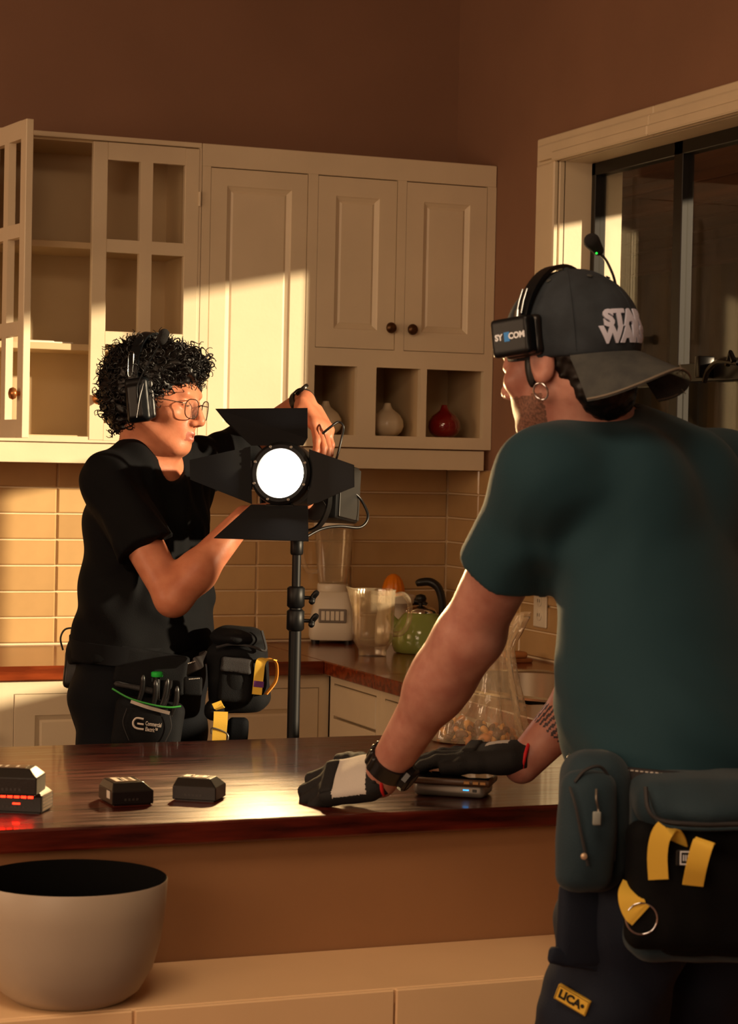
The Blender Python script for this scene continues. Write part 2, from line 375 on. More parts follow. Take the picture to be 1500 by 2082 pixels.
# ------------------------------------------------------------------ outside
CORR = mat('weathered_metal_sheet', (110, 96, 62), .5, metal=.0, color2=(38, 42, 26), vscale=2.2, bump=.3, bscale=30)
n = 150; ys = np.linspace(5.9, 10.2, n); xs = 4.55+.018*np.sign(np.sin(ys*2*math.pi/.22))*np.minimum(1, 2.2*np.abs(np.sin(ys*2*math.pi/.22)))
v = np.array([(xs[i]+dx, ys[i], z) for dx in (0, .004) for z in (0, 2.6) for i in range(n)])
f = []
for i in range(n-1):
    f += [(i, i+1, n+i+1, n+i), (2*n+i+1, 2*n+i, 3*n+i, 3*n+i+1), (n+i, n+i+1, 3*n+i+1, 3*n+i)]
tag(obj('fence', (v, f), CORR), 'corrugated metal sheet fence outside the window', 'fence')
struct(obj('ground', box(XR+.18, 6.5, -3, 10, -.05, 0), mat('yard_soil', (92, 74, 50), .9, var=.3)))
ROOFW = mat('old_brown_timber', (104, 72, 44), .7, color2=(66, 46, 28), vscale=5, stretch=(1, .2, 6))
pr = thing('patio_roof', 'brown slatted timber patio roof outside the window', 'roof', (3.48, 4.5, 0))
obj('beam', box(3.46, 3.51, 1.0, 9.4, 2.30, 2.36), ROOFW, pr)
for i in range(6): obj('slat', box(2.90+i*.11, 2.90+i*.11+.095, 1.0, 9.4, 2.362, 2.38), ROOFW, pr)
for i in range(9): obj('slat', box(3.56+i*.11, 3.56+i*.11+.095, 5.7, 9.4, 2.362+.004*(i % 2), 2.38+.004*(i % 2)), ROOFW, pr)
obj('beam', box(4.46, 4.52, 5.7, 9.4, 2.28, 2.36), ROOFW, pr)
for y in (1.2, 9.2): obj('post', box(3.455, 3.515, y, y+.07, 0, 2.30), ROOFW, pr)
# ------------------------------------------------------------------ wall cupboards
FY = 5.75                                     # front plane of the cupboards
KNOBM = mat('aged_brass', (92, 62, 34), .35, metal=.7, var=.3, vscale=40)
KNOBL = mat('copper_knob', (176, 112, 62), .3, metal=.7)
def knob(p, parent, m=KNOBM, d=(0, -1, 0), s=1):
    pr = [(.006*s, 0), (.006*s, .008*s), (.0135*s, .012*s), (.0165*s, .019*s), (.0135*s, .026*s), (.006*s, .029*s), (.0015*s, .0295*s)]
    return obj('knob', place(lathe(pr, 20), frame(p, nrm(np.cross(A(0, 0, 1), A(*d))), Z=A(*d))), m, parent, 50)
def panel_door(parent, x0, x1, z0, z1, y=FY, name='door', fw=.055, th=.02, g=.0015):
    """frame and recessed field with a sloping moulding, front face at y"""
    a0, a1, b0, b1 = x0+g, x1-g, z0+g, z1-g
    i0, i1, j0, j1 = a0+fw, a1-fw, b0+fw, b1-fw; s = .014; dp = .009
    V = []; F = []
    def ring(p, q, r, t, yy): V.extend([(p, yy, r), (q, yy, r), (q, yy, t), (p, yy, t)])
    ring(a0, a1, b0, b1, y+th); ring(a0, a1, b0, b1, y+.001); ring(a0+.001, a1-.001, b0+.001, b1-.001, y)
    ring(i0, i1, j0, j1, y); ring(i0+.003, i1-.003, j0+.003, j1-.003, y+.003); ring(i0+s, i1-s, j0+s, j1-s, y+dp)
    ring(i0+s+.006, i1-s-.006, j0+s+.006, j1-s-.006, y+dp-.003)
    for k in range(6):
        for e in range(4): F.append((k*4+e, k*4+(e+1) % 4, k*4+4+(e+1) % 4, k*4+4+e))
    F.append((24, 25, 26, 27)); F.append((3, 2, 1, 0))
    return obj(name, (np.array(V), F), CREAM, parent)
ZT, ZB = 2.34, 1.492
# right unit
cu = thing('wall_cupboard', 'wide cream wall cupboard with three panel doors above three open cubbyholes', 'cupboard', (2.23, FY, ZB))
xL, xR = 1.772, 2.688
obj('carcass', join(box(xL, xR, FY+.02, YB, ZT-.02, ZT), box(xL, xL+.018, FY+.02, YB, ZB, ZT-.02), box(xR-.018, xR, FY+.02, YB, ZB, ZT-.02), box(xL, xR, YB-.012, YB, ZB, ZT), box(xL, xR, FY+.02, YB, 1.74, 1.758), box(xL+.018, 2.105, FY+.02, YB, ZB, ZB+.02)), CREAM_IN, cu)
F1 = FY-.0
obj('face_frame', join(box(xL, xR, F1, F1+.021, 2.276, ZT, .0015), box(xL, 1.797, F1, F1+.021, ZB, 2.276), box(2.091, 2.121, F1, F1+.021, ZB, 2.276), box(2.370, 2.398, F1, F1+.021, 1.778, 2.276), box(2.660, xR, F1, F1+.021, ZB, 2.276),
    box(2.121, 2.66, F1, F1+.021, 1.727, 1.778), box(2.254, 2.314, F1, F1+.021, 1.527, 1.727), box(2.455, 2.475, F1, F1+.021, 1.527, 1.727), box(2.121, 2.66, F1, F1+.021, ZB, 1.527), box(1.797, 2.091, F1, F1+.021, ZB, ZB+.012)), CREAM, cu)
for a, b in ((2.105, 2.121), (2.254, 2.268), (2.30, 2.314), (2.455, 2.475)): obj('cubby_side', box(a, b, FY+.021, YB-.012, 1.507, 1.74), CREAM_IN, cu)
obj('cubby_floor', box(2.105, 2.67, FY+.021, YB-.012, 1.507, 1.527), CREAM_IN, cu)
panel_door(cu, 1.797, 2.091, ZB+.012, 2.275, FY+.001, fw=.048)
d2 = panel_door(cu, 2.121, 2.370, 1.778, 2.275, FY+.001); knob(A(2.351, FY+.001, 1.843), d2)
d3 = panel_door(cu, 2.398, 2.660, 1.778, 2.275, FY+.001); knob(A(2.419, FY+.001, 1.841), d3)
# left unit, open
ol = thing('wall_cupboard', 'open cream wall cupboard with shelves and two window-frame doors without glass', 'cupboard', (1.46, FY, ZB))
xl, xr = 1.145, 1.770
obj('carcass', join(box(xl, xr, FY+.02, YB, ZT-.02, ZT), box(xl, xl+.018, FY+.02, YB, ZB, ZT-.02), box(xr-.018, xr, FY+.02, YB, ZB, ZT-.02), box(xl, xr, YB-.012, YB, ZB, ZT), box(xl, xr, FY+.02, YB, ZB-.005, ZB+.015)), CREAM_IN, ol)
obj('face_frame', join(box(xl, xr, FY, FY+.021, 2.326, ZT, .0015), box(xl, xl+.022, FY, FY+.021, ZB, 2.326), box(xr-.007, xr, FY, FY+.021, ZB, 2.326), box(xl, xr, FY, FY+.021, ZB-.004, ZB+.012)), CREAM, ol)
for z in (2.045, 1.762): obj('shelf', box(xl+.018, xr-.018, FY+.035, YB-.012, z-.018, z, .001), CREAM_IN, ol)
def lite_door(parent, w, z0, z1, fr, kn):
    """six-light frame door; local x along width, y thickness"""
    st, mu, ra = .042, .036, .048; xs = [(st, w/2-mu/2), (w/2+mu/2, w-st)]
    hz = (z1-z0-2*ra-2*mu)/3
    P = [box(0, st, 0, .02, z0, z1, .0015), box(w-st, w, 0, .02, z0, z1, .0015), box(st, w-st, 0, .02, z0, z0+ra), box(st, w-st, 0, .02, z1-ra, z1), box(w/2-mu/2, w/2+mu/2, 0, .02, z0+ra, z1-ra)]
    for k in (1, 2):
        zz = z0+ra+k*hz+(k-1)*mu
        for a, b in xs: P.append(box(a, b, 0, .02, zz, zz+mu))
    d = obj('door', place(join(*P), fr), CREAM, parent)
    o, X, Y, Z = fr
    k = knob(o+X*(.02 if kn == 0 else w-.02)+Z*(z0+.115), d, KNOBL, tuple(-Y))
    for zz in (z1-.14, z0+.10):
        e = (w+.001) if kn == 0 else -.001
        obj('hinge', place(tube([A(e, -.003, zz-.02), A(e, -.003, zz+.02)], .004, 8), fr), KNOBL if kn else CREAM, d, 40)
    return d
lite_door(ol, 1.763-1.456, ZB+.003, 2.322, frame(A(1.456, FY-.002, 0), A(1, 0, 0), Z=A(0, 0, 1)), 0)
an = math.radians(-83)
lite_door(ol, .305, ZB+.003, 2.322, frame(A(1.163, FY-.004, 0), A(math.cos(an), math.sin(an), 0), Z=A(0, 0, 1)), 1)
# strip hanging under both units, shading the tiles
struct(obj('trim_5', join(box(.6, 2.672, FY+.012, FY+.032, 1.430, ZB-.004, .001)), CREAM))
pm = thing('paper_stack', 'small folded white paper left on the open cupboard shelf', 'paper', (1.32, 5.80, 1.762))
obj('sheet', box(1.285, 1.365, 5.795, 5.83, 1.7625, 1.7685, .001), mat('white_paper', (236, 228, 208), .8), pm)
obj('sheet', rotz(box(1.35, 1.42, 5.80, 5.835, 1.7625, 1.7665, .001), .1, (1.38, 5.82, 0)), MATS['white_paper'], pm)
# ------------------------------------------------------------------ counters
CF, RF = 5.435, 2.052                        # counter fronts (back run, right run)
def wt(name, vf, label): return tag(obj(name, vf, WOODL), label, 'worktop')
SY0, SY1, SX0, SX1 = 4.38, 5.08, 2.16, 2.60  # sink cut-out
wt('worktop', join(box(0, RF, CF, YB-.005, ZC-.038, ZC, .003)), 'red-brown wooden worktop of the back counter run')
wt('worktop', join(box(RF, XR-.005, SY1, YB-.005, ZC-.038, ZC, .003), box(RF, XR-.005, 2.9, SY0, ZC-.038, ZC, .003), box(RF, SX0, SY0, SY1, ZC-.038, ZC, .002), box(SX1, XR-.005, SY0, SY1, ZC-.038, ZC, .002)), 'red-brown wooden worktop under the window with a sink let in')
def base_unit(x0, x1, label, knobs):
    t = thing('base_cabinet', label, 'cabinet', ((x0+x1)/2, CF+.02, 0))
    obj('carcass', join(box(x0, x1, CF+.045, YB-.005, .1, ZC-.038), box(x0, x1, CF+.09, YB-.005, 0, .1), box(x0, x1, CF+.024, CF+.045, .1, .135), box(x0, x1, CF+.024, CF+.045, ZC-.075, ZC-.038), box(x0, x0+.03, CF+.024, CF+.045, .135, ZC-.075), box(x1-.03, x1, CF+.024, CF+.045, .135, ZC-.075)), CREAM, t)
    d = panel_door(t, x0+.03, x1-.03, .135, ZC-.075, CF+.022)
    if knobs: knob(A(x0+.055 if knobs < 0 else x1-.055, CF+.022, .72), d, KNOBL, s=1.1)
base_unit(.72, 1.165, 'cream base cabinet at the left edge with a copper knob', 1)
base_unit(1.165, 1.62, 'cream base cabinet behind the curly-haired man', 0)
base_unit(1.62, RF+.023, 'cream base cabinet behind the light stand', 0)
def side_unit(y0, y1, label):
    t = thing('base_cabinet', label, 'cabinet', (RF+.02, (y0+y1)/2, 0))
    X = RF+.024
    obj('carcass', join(box(X+.021, XR-.005, y0, y1, .1, ZC-.24 if y0 < 5.05 and y1 > 4.3 else ZC-.038), box(X+.06, XR-.005, y0, y1, 0, .1), box(X, X+.021, y0, y1, .1, .135), box(X, X+.021, y0, y1, ZC-.06, ZC-.038), box(X, X+.021, y0, y0+.03, .135, ZC-.06), box(X, X+.021, y1-.03, y1, .135, ZC-.06)), CREAM, t)
    obj('drawer_front', box(X-.002, X+.018, y0+.032, y1-.032, ZC-.150, ZC-.064, .003), CREAM, t)
    d = panel_door(t, y0+.03, y1-.03, .135, ZC-.155, 0)
    # door is built facing -y; turn it to face -x
    me = d.data; o0 = ORG[d.name]
    for q in me.vertices:
        w = np.array(q.co)+o0; nx = X-.002+w[1]; ny = (y0+y1)-w[0]; q.co = Vector(tuple(A(nx, ny, w[2])-o0))
    me.update()
for i, (a, b, l) in enumerate([(5.08, CF+.015, 'cream base cabinet at the inner corner of the counter'), (4.38, 5.08, 'cream base cabinet below the sink'), (3.75, 4.38, 'cream base cabinet behind the nut bag'), (2.95, 3.75, 'cream base cabinet nearest under the window')]): side_unit(a, b, l)
# ------------------------------------------------------------------ island
isl = thing('kitchen_island', 'kitchen island with a dark red varnished wooden top and tan front panel', 'kitchen island', (1.0, 3.53, 0))
IF, IB, IZ = 3.09, 3.965, .90
ot = obj('island_top', box(-.9, 2.02, IF, IB, IZ-.036, IZ, .004, 2), WOOD, isl)
obj('front_panel', box(-.85, 1.97, 3.118, 3.14, .0, IZ-.036), PINE, isl)
obj('back_panel', box(-.85, 1.97, IB-.12, IB-.10, .0, IZ-.036), CREAM, isl)
for x in (-.85, 1.95): obj('side_panel', box(x, x+.02, 3.14, IB-.12, .0, IZ-.036), CREAM, isl)
lg = thing('low_ledge_unit', 'low cream ledge with jointed fascia boards along the front of the island', 'ledge', (1.0, 2.98, 0))
LEDGE = mat('ledge_paint', (232, 196, 150), .55, var=.06, vscale=4, bump=.1)
obj('ledge_top', box(-.9, 1.97, 2.866, 3.117, .655, .68, .003), LEDGE, lg)
xs = [-.9, -.42, .033, on(272, 2060, 1, 2.862)[0], on(803, 2020, 1, 2.862)[0], 1.97]
for a, b in zip(xs[:-1], xs[1:]): obj('fascia_board', box(a+.0015, b-.0015, 2.860, 2.880, .603, .6785, .002), LEDGE, lg)
obj('lower_rail', box(-.9, 1.97, 2.868, 2.89, .57, .6), WOOD, lg)
obj('body', box(-.9, 1.97, 2.90, 3.117, .05, .655), LEDGE, lg)
# ------------------------------------------------------------------ sink, outlet and things on the counter under the window
STEEL = mat('brushed_steel', (200, 190, 172), .22, metal=1, var=.05)
WHITEPL = mat('aged_white_plastic', (222, 212, 190), .35)
BLACKPL = mat('black_plastic', (16, 16, 17), .35)
sk = thing('kitchen_sink', 'oval stainless steel sink let into the worktop under the window', 'sink', (2.38, 4.73, ZC-.17))
def oval(rx, ry, z, n=40, p=2.6):
    a = np.linspace(0, 2*math.pi, n, endpoint=False); c, s = np.cos(a), np.sin(a)
    return np.stack([2.38+rx*np.sign(c)*np.abs(c)**(2/p), 4.73+ry*np.sign(s)*np.abs(s)**(2/p), np.full(n, z)], 1)
rings = [oval(.246, .375, ZC+.001), oval(.243, .372, ZC+.006), oval(.205, .335, ZC+.006), oval(.2, .33, ZC), oval(.195, .32, ZC-.12), oval(.16, .28, ZC-.158), oval(.05, .06, ZC-.162)]
F = []; n = 40
for i in range(len(rings)-1):
    for k in range(n): F.append((i*n+k, i*n+(k+1) % n, (i+1)*n+(k+1) % n, (i+1)*n+k))
F.append(tuple((len(rings)-1)*n+k for k in range(n)))
obj('bowl', (np.vstack(rings), F), STEEL, sk, 50)
obj('drain', lathe([(.035, 0), (.035, .004), (.028, .005), (.02, .002), (.004, .002)], 24, (2.38, 4.73, ZC-.161)), STEEL, sk, 40)
op_ = on(1101, 1236, 0, XR-.012)
ou = thing('wall_outlet', 'white electrical outlet plate on the tiles under the window', 'outlet', (XR-.012, op_[1], op_[2]))
obj('plate', box(XR-.019, XR-.0125, op_[1]-.04, op_[1]+.04, op_[2]-.055, op_[2]+.055, .003, 2), WHITEPL, ou)
for dz in (-.02, .02):
    s_ = obj('socket', place(lathe([(.016, 0), (.016, .0025), (.0145, .003), (.001, .003)], 20), frame(A(XR-.019, op_[1], op_[2]+dz), A(0, -1, 0), Z=A(-1, 0, 0))), WHITEPL, ou, 40)
    obj('slot', join(*[box(XR-.0226, XR-.0222, op_[1]+d-.0012, op_[1]+d+.0012, op_[2]+dz-.004, op_[2]+dz+.005) for d in (-.006, .006)]), BLACKPL, s_)
q = on(1046, 1346, 2, ZC)
sp = thing('wooden_soap_dish', 'small brown wooden dish on the worktop by the sink', 'soap dish', q)
obj('tray', box(q[0]-.05, q[0]+.04, q[1]-.035, q[1]+.035, ZC, ZC+.012, .003), mat('brown_wood', (128, 74, 36), .5, var=.3, vscale=20), sp)
obj('soap', box(q[0]-.04, q[0]+.03, q[1]-.025, q[1]+.025, ZC+.012, ZC+.03, .007, 2), mat('tan_soap', (170, 110, 60), .6), sp, 60)
CLEARP = bpy.data.materials.new('clear_plastic'); CLEARP.use_nodes = True
def thin_clear(m, tint, mixf, rough=.05, bump=0, bsc=40, diff=(1, .9, .75), dmix=.1):
    nt = m.node_tree; nt.nodes.remove(nt.nodes['Principled BSDF']); mo = nt.nodes['Material Output']
    tr = nt.nodes.new('ShaderNodeBsdfTransparent'); tr.inputs[0].default_value = tint
    gl = nt.nodes.new('ShaderNodeBsdfGlossy'); gl.inputs['Roughness'].default_value = rough
    df = nt.nodes.new('ShaderNodeBsdfDiffuse'); df.inputs[0].default_value = diff+(1,)
    lw = nt.nodes.new('ShaderNodeLayerWeight'); lw.inputs[0].default_value = mixf
    m1 = nt.nodes.new('ShaderNodeMixShader'); m2 = nt.nodes.new('ShaderNodeMixShader'); m2.inputs[0].default_value = dmix
    nt.links.new(lw.outputs['Facing'], m1.inputs[0]); nt.links.new(tr.outputs[0], m1.inputs[1]); nt.links.new(gl.outputs[0], m1.inputs[2])
    nt.links.new(m1.outputs[0], m2.inputs[1]); nt.links.new(df.outputs[0], m2.inputs[2]); nt.links.new(m2.outputs[0], mo.inputs[0])
    if bump:
        tc = nt.nodes.new('ShaderNodeTexCoord'); n = nt.nodes.new('ShaderNodeTexNoise'); n.inputs['Scale'].default_value = bsc
        nt.links.new(tc.outputs['Object'], n.inputs[0]); b = nt.nodes.new('ShaderNodeBump'); b.inputs['Strength'].default_value = bump; b.inputs['Distance'].default_value = .01
        nt.links.new(n.outputs[0], b.inputs['Height'])
        for s in (gl, df, lw): nt.links.new(b.outputs[0], s.inputs['Normal'])
thin_clear(CLEARP, (.98, .95, .88, 1), .33, dmix=.10, diff=(1, .84, .58))
# blender
c = on(674, 1306, 2, ZC); c[2] = ZC
bl = thing('blender', 'cream countertop blender with a tall clear jar behind the pitcher', 'blender', c)
def sqring(w, d, z, n=8, p=5):
    a = np.linspace(0, 2*math.pi, 36, endpoint=False); cc, ss = np.cos(a), np.sin(a)
    return np.stack([w*np.sign(cc)*np.abs(cc)**(2/p), d*np.sign(ss)*np.abs(ss)**(2/p), np.full(36, z)], 1)
def loft(rings, cap=True):
    n = len(rings[0]); F = []
    for i in range(len(rings)-1):
        for k in range(n): F.append((i*n+k, i*n+(k+1) % n, (i+1)*n+(k+1) % n, (i+1)*n+k))
    if cap: F += [tuple(range(n-1, -1, -1)), tuple((len(rings)-1)*n+k for k in range(n))]
    return np.vstack(rings), F
BR = math.radians(-20)
def bput(vf): return moved(rotz(vf, BR), c)
obj('base', bput(loft([sqring(.066, .072, .012), sqring(.070, .076, .02), sqring(.071, .077, .05), sqring(.064, .068, .09), sqring(.056, .058, .135), sqring(.050, .05, .153), sqring(.045, .045, .157)])), WHITEPL, bl, 50)
for sx in (-.05, .05):
    for sy in (-.055, .055): obj('foot', bput(lathe([(.012, 0), (.013, .012)], 12, (sx, sy, 0))), BLACKPL, bl)
pn = obj('control_panel', bput(place(box(-.042, .042, -.021, .021, 0, .006, .003, 2), frame(A(0, -.069, .085), A(1, 0, 0), Y=A(0, .13, 1)))), mat('grey_panel', (120, 110, 98), .4), bl)
for i in range(5): obj('button', bput(place(box(-.034+i*.0142, -.0225+i*.0142, -.014, .014, .006, .0095, .001), frame(A(0, -.069, .085), A(1, 0, 0), Y=A(0, .13, 1)))), WHITEPL, pn)
obj('collar', bput(lathe([(.046, .157), (.047, .162), (.047, .176), (.044, .18)], 32)), WHITEPL, bl, 40)
jar = obj('jar', bput(loft([sqring(.043, .043, .178, p=3), sqring(.048, .048, .21, p=3), sqring(.056, .056, .30, p=3), sqring(.059, .059, .358, p=3), sqring(.056, .056, .358, p=3), sqring(.053, .053, .30, p=3), sqring(.045, .045, .21, p=3), sqring(.040, .040, .184, p=3)])), CLEARP, bl, 50)
obj('lid', bput(loft([sqring(.057, .057, .35, p=3), sqring(.061, .061, .352, p=3), sqring(.061, .061, .372, p=3), sqring(.055, .055, .378, p=3), sqring(.026, .026, .38, p=3), sqring(.025, .025, .392, p=3)])), WHITEPL, bl, 50)
obj('handle', bput(tube(spline([A(-.056, 0, .345), A(-.085, 0, .35), A(-.098, 0, .32), A(-.094, 0, .26), A(-.078, 0, .218), A(-.048, 0, .215)], 6), .0075, 10, up=(0, 1, 0))), CLEARP, bl, 60)
# pitcher
c2_ = on(757, 1334, 2, ZC); c2_[2] = ZC; p0 = c2_
pt = thing('pitcher', 'clear fluted plastic pitcher standing empty on the counter corner', 'pitcher', p0)
prof = [(.038, 0), (.040, .006), (.039, .016), (.043, .024), (.055, .045), (.058, .075), (.0595, .13), (.061, .185), (.0625, .190), (.059, .190), (.0575, .183), (.056, .13), (.0545, .075), (.051, .05), (.038, .03), (.002, .028)]
v, f = lathe(prof, 60, (0, 0, 0), 12, .022)
an_ = np.arctan2(v[:, 1], v[:, 0]); sp_ = np.exp(-((np.angle(np.exp(1j*(an_-math.pi+.35))))/.22)**2)*np.clip((v[:, 2]-.145)/.045, 0, 1)
v[:, :2] *= (1+.30*sp_)[:, None]; v[:, 2] += sp_*.008
obj('body', moved((v, f), p0), CLEARP, pt, 60)
hv = tube(spline([A(.057, 0, .172), A(.085, 0, .176), A(.103, 0, .150), A(.102, 0, .10), A(.085, 0, .068), A(.058, 0, .062)], 7), [.0075]*36, 10, up=(0, 1, 0), flat=1.5)
obj('handle', moved(rotz(hv, -.25), p0), CLEARP, pt, 60)
# juicer
c3 = on(797, 1308, 2, ZC); c3[2] = ZC
ju = thing('citrus_juicer', 'white citrus juicer with an orange ribbed reamer cone behind the pitcher', 'juicer', c3)
obj('base', lathe([(.052, 0), (.054, .01), (.052, .07), (.046, .10), (.05, .112), (.066, .125), (.068, .146), (.064, .148), (.058, .135), (.02, .13)], 36, c3), WHITEPL, ju, 40)
obj('spout', tube([c3+A(.05, -.03, .13), c3+A(.075, -.045, .128), c3+A(.088, -.052, .118)], [.012, .010, .009], 10), BLACKPL, ju, 50)
obj('reamer', lathe([(.034, .136), (.0345, .15), (.033, .17), (.027, .19), (.018, .204), (.008, .211), (.001, .212)], 48, c3, 12, .045), mat('orange_plastic', (226, 128, 16), .3, sss=.2), ju, 70)
# kettle
c4 = on(853, 1327, 2, ZC); c4[2] = ZC
ke = thing('kettle', 'green enamel kettle with a black arched handle beside the pitcher', 'kettle', c4)
GREENE = mat('green_enamel', (148, 164, 88), .12, coat=.6)
obj('body', lathe([(.066, 0), (.075, .004), (.081, .02), (.083, .04), (.079, .065), (.069, .09), (.053, .11), (.045, .118), (.043, .118)], 48, c4), GREENE, ke, 50)
ld = obj('lid', lathe([(.047, .117), (.046, .122), (.038, .13), (.02, .136), (.008, .138)], 40, c4), mat('chrome', (215, 208, 198), .08, metal=1), ke, 40)
obj('lid_knob', lathe([(.006, .137), (.006, .145), (.015, .15), (.017, .158), (.013, .167), (.004, .17)], 24, c4), BLACKPL, ld, 50)
hd = nrm(A(VR[0], VR[1], 0)); hd = nrm(hd*1+A(.1, -.3, 0))
pts = spline([c4+hd*-.014+A(0, 0, .199), c4+hd*-.002+A(0, 0, .204), c4+hd*.026+A(0, 0, .206), c4+hd*.050+A(0, 0, .19), c4+hd*.062+A(0, 0, .155), c4+hd*.064+A(0, 0, .118), c4+hd*.060+A(0, 0, .088)], 6)
obj('handle', tube(pts, list(np.interp(np.linspace(0, 1, len(pts)), [0, .15, .4, .8, 1], [.008, .0115, .0125, .011, .009])), 12, up=np.cross(hd, A(0, 0, 1)), flat=1.3), BLACKPL, ke, 60)
obj('spout', tube([c4-hd*.055+A(0, 0, .07), c4-hd*.08+A(0, 0, .088), c4-hd*.094+A(0, 0, .108)], [.018, .014, .011], 14), GREENE, ke, 60)
# ------------------------------------------------------------------ jars in the cubbyholes
GARL = [(.018, 0), (.030, .002), (.043, .014), (.049, .030), (.047, .048), (.037, .064), (.024, .074), (.014, .082), (.010, .092), (.0085, .098), (.002, .099)]
CER = mat('off_white_ceramic', (206, 190, 160), .3, var=.1, vscale=20, coat=.2)
def vase(x, lab, m, lobes, lamp, sc=1):
    b = A(x, FY+.075, 1.527); t = thing('garlic_keeper', lab, 'ceramic jar', b, None)
    k = 6
    bo = obj('body', lathe([(r*sc, z*sc) for r, z in GARL[:k]], 48, b, lobes, lamp), m, t, 60)
    obj('lid', lathe([((r+.0006)*sc, z*sc) for r, z in [(.047, .0465)]+GARL[k-1:]], 48, b, lobes, lamp), m, t, 60)
vase(2.186, 'white ceramic garlic jar behind the raised hand', CER, 8, .02)
vase(2.382, 'white ribbed ceramic garlic jar in the middle cubbyhole', CER, 10, .02)
vase(2.567, 'glossy dark red garlic jar in the right cubbyhole', mat('red_glaze', (120, 12, 14), .08, coat=1), 0, 0)
# ------------------------------------------------------------------ island: bowl, batteries, phone, nuts
bw = on(152, 2020, 2, .68); bw = A(bw[0]-.012, 2.951, .68)
bo = thing('mixing_bowl', 'large grey-beige mixing bowl with a black inside on the low ledge', 'bowl', bw)
R_ = .136
obj('outside', lathe([(.001, .0005), (.075, 0), (.083, .003), (.10, .016), (.117, .045), (.128, .085), (.134, .13), (.1365, .172), (.1355, .1735)], 72, bw, cap=False), mat('taupe_glaze', (168, 154, 136), .45, var=.08, vscale=6), bo, 60)
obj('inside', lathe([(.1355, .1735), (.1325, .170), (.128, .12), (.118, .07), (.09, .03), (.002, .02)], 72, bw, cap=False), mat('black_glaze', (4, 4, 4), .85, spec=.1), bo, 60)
BATM = mat('black_battery_case', (22, 19, 18), .28, bump=.08, bscale=300); BATL = mat('battery_label', (120, 92, 66), .35, var=.4, vscale=60); BATW = mat('battery_print', (225, 215, 200), .5)
LEDR = mat('red_led', (255, 30, 10), .4, emit=(255, 25, 8), estr=14)
def battery(pl, pr, z, depth, lab, led=0, side=None, h=.040, ch=.013):
    """brick with chamfered top edges; front bottom edge from pixel pl to pixel pr"""
    a = on(*pl, 2, z); b = on(*pr, 2, z); a[2] = b[2] = z; L = np.linalg.norm(b-a); fr = frame(a, b-a, Z=A(0, 0, 1))
    t = thing('battery', lab, 'battery', (a+b)/2+fr[2]*depth/2, 'batteries on the island')
    V = []; F = []
    lv = [(0, 0, .002), (0, 0, h-ch), (ch*.35, ch*.9, h)]
    for dx, dy, zz in lv: V += [(dx, dy, zz), (L-dx*3, dy, zz), (L-dx*3, depth-dy, zz), (dx, depth-dy, zz)]
    for i in range(2):
        for k in range(4): F.append((i*4+k, i*4+(k+1) % 4, i*4+4+(k+1) % 4, i*4+4+k))
    F += [(3, 2, 1, 0), (8, 9, 10, 11)]
    bm = bmesh.new(); vs = [bm.verts.new(q) for q in V]; [bm.faces.new([vs[i] for i in q]) for q in F]
    bmesh.ops.bevel(bm, geom=bm.edges[:], offset=.0012, segments=1, affect='EDGES')
    bd = obj('case', place(frombm(bm), fr), BATM, t)
    obj('foot_plate', place(box(.004, L-.004, .003, depth-.003, 0, .0022), fr), BLACKPL, t)
    lb = obj('label', place(box(.01, L-.022, ch+.004, depth-ch-.004, h+.0001, h+.0009), fr), BATL, t)
    obj('print', place(join(*[box(L*q, L*q+.004, ch+.008, depth-ch-.012, h+.0009, h+.0013) for q in (.3, .42, .6)], box(.012, .026, ch+.006, depth-ch-.008, h+.0009, h+.0013)), fr), BATW, lb)
    for i in range(9): pass
    obj('vent', place(join(*[box(.02+i*.0065, .0235+i*.0065, -.0004, .001, .008, .0115) for i in range(int((L-.04)/.0065))]), fr), mat('dark_grey_plastic', (48, 44, 42), .4), t)
    if led:
        obj('led_strip', place(join(*[box(x, x+.008, -.0012, .001, h-.016, h-.008) for x in np.arange(.004, L-.012, .011)]), fr), LEDR, t)
        obj('led_mark', place(box(L*.55, L*.55+.012, -.001, .001, .014, .0165), fr), LEDR, t)
    if side == 'r': obj('side_label', place(join(*[box(L-.0006, L+.0006, .006, depth-.006, .004+i*.0052, .0078+i*.0052) for i in range(5)]), fr), BATW, t)
    if side == 'l': obj('side_label', place(box(-.0008, .001, .014, .030, .010, .022), fr), BATW, t)
    return t
battery((-46, 1650), (84, 1656), .9, .062, 'lower battery of the stack at the left edge with red lights', 1, 'r')
battery((-50, 1616), (74, 1620), .9402, .062, 'upper black battery of the stack at the left edge')
battery((228, 1640), (312, 1636), .9, .078, 'black chamfered battery lying alone in the middle of the island', 0, 'l', .036)
battery((350, 1627), (438, 1632), .9, .060, 'black chamfered battery nearest the gloved hand', 0, None, .036)
# power bank and phone
a = on(838, 1617, 2, .9); b = on(985, 1626, 2, .9); a[2] = b[2] = .9; fr = frame(a, b-a, Z=A(0, 0, 1)); L = np.linalg.norm(b-a)
pb = thing('power_bank', 'silver-grey power bank lying under the phone', 'power bank', (a+b)/2)
obj('case', place(box(0, L, 0, .075, .0005, .026, .0095, 4), fr), mat('silver_case', (150, 142, 132), .4, metal=.5), pb, 60)
obj('led', place(box(L*.70, L*.78, -.0006, .001, .013, .015), fr), mat('blue_led', (60, 160, 255), .4, emit=(60, 170, 255), estr=2), pb)
obj('port', place(box(L*.83, L*.89, -.0006, .001, .011, .016), fr), BLACKPL, pb)
PHZ = .9268
a = on(815, 1592, 2, PHZ); b = on(996, 1602, 2, PHZ); a[2] = b[2] = PHZ; fr = frame(a, b-a, Z=A(0, 0, 1)); L = np.linalg.norm(b-a)
ph = thing('phone', 'brown-cased mobile phone lying on the power bank under the right hand', 'phone', (a+b)/2)
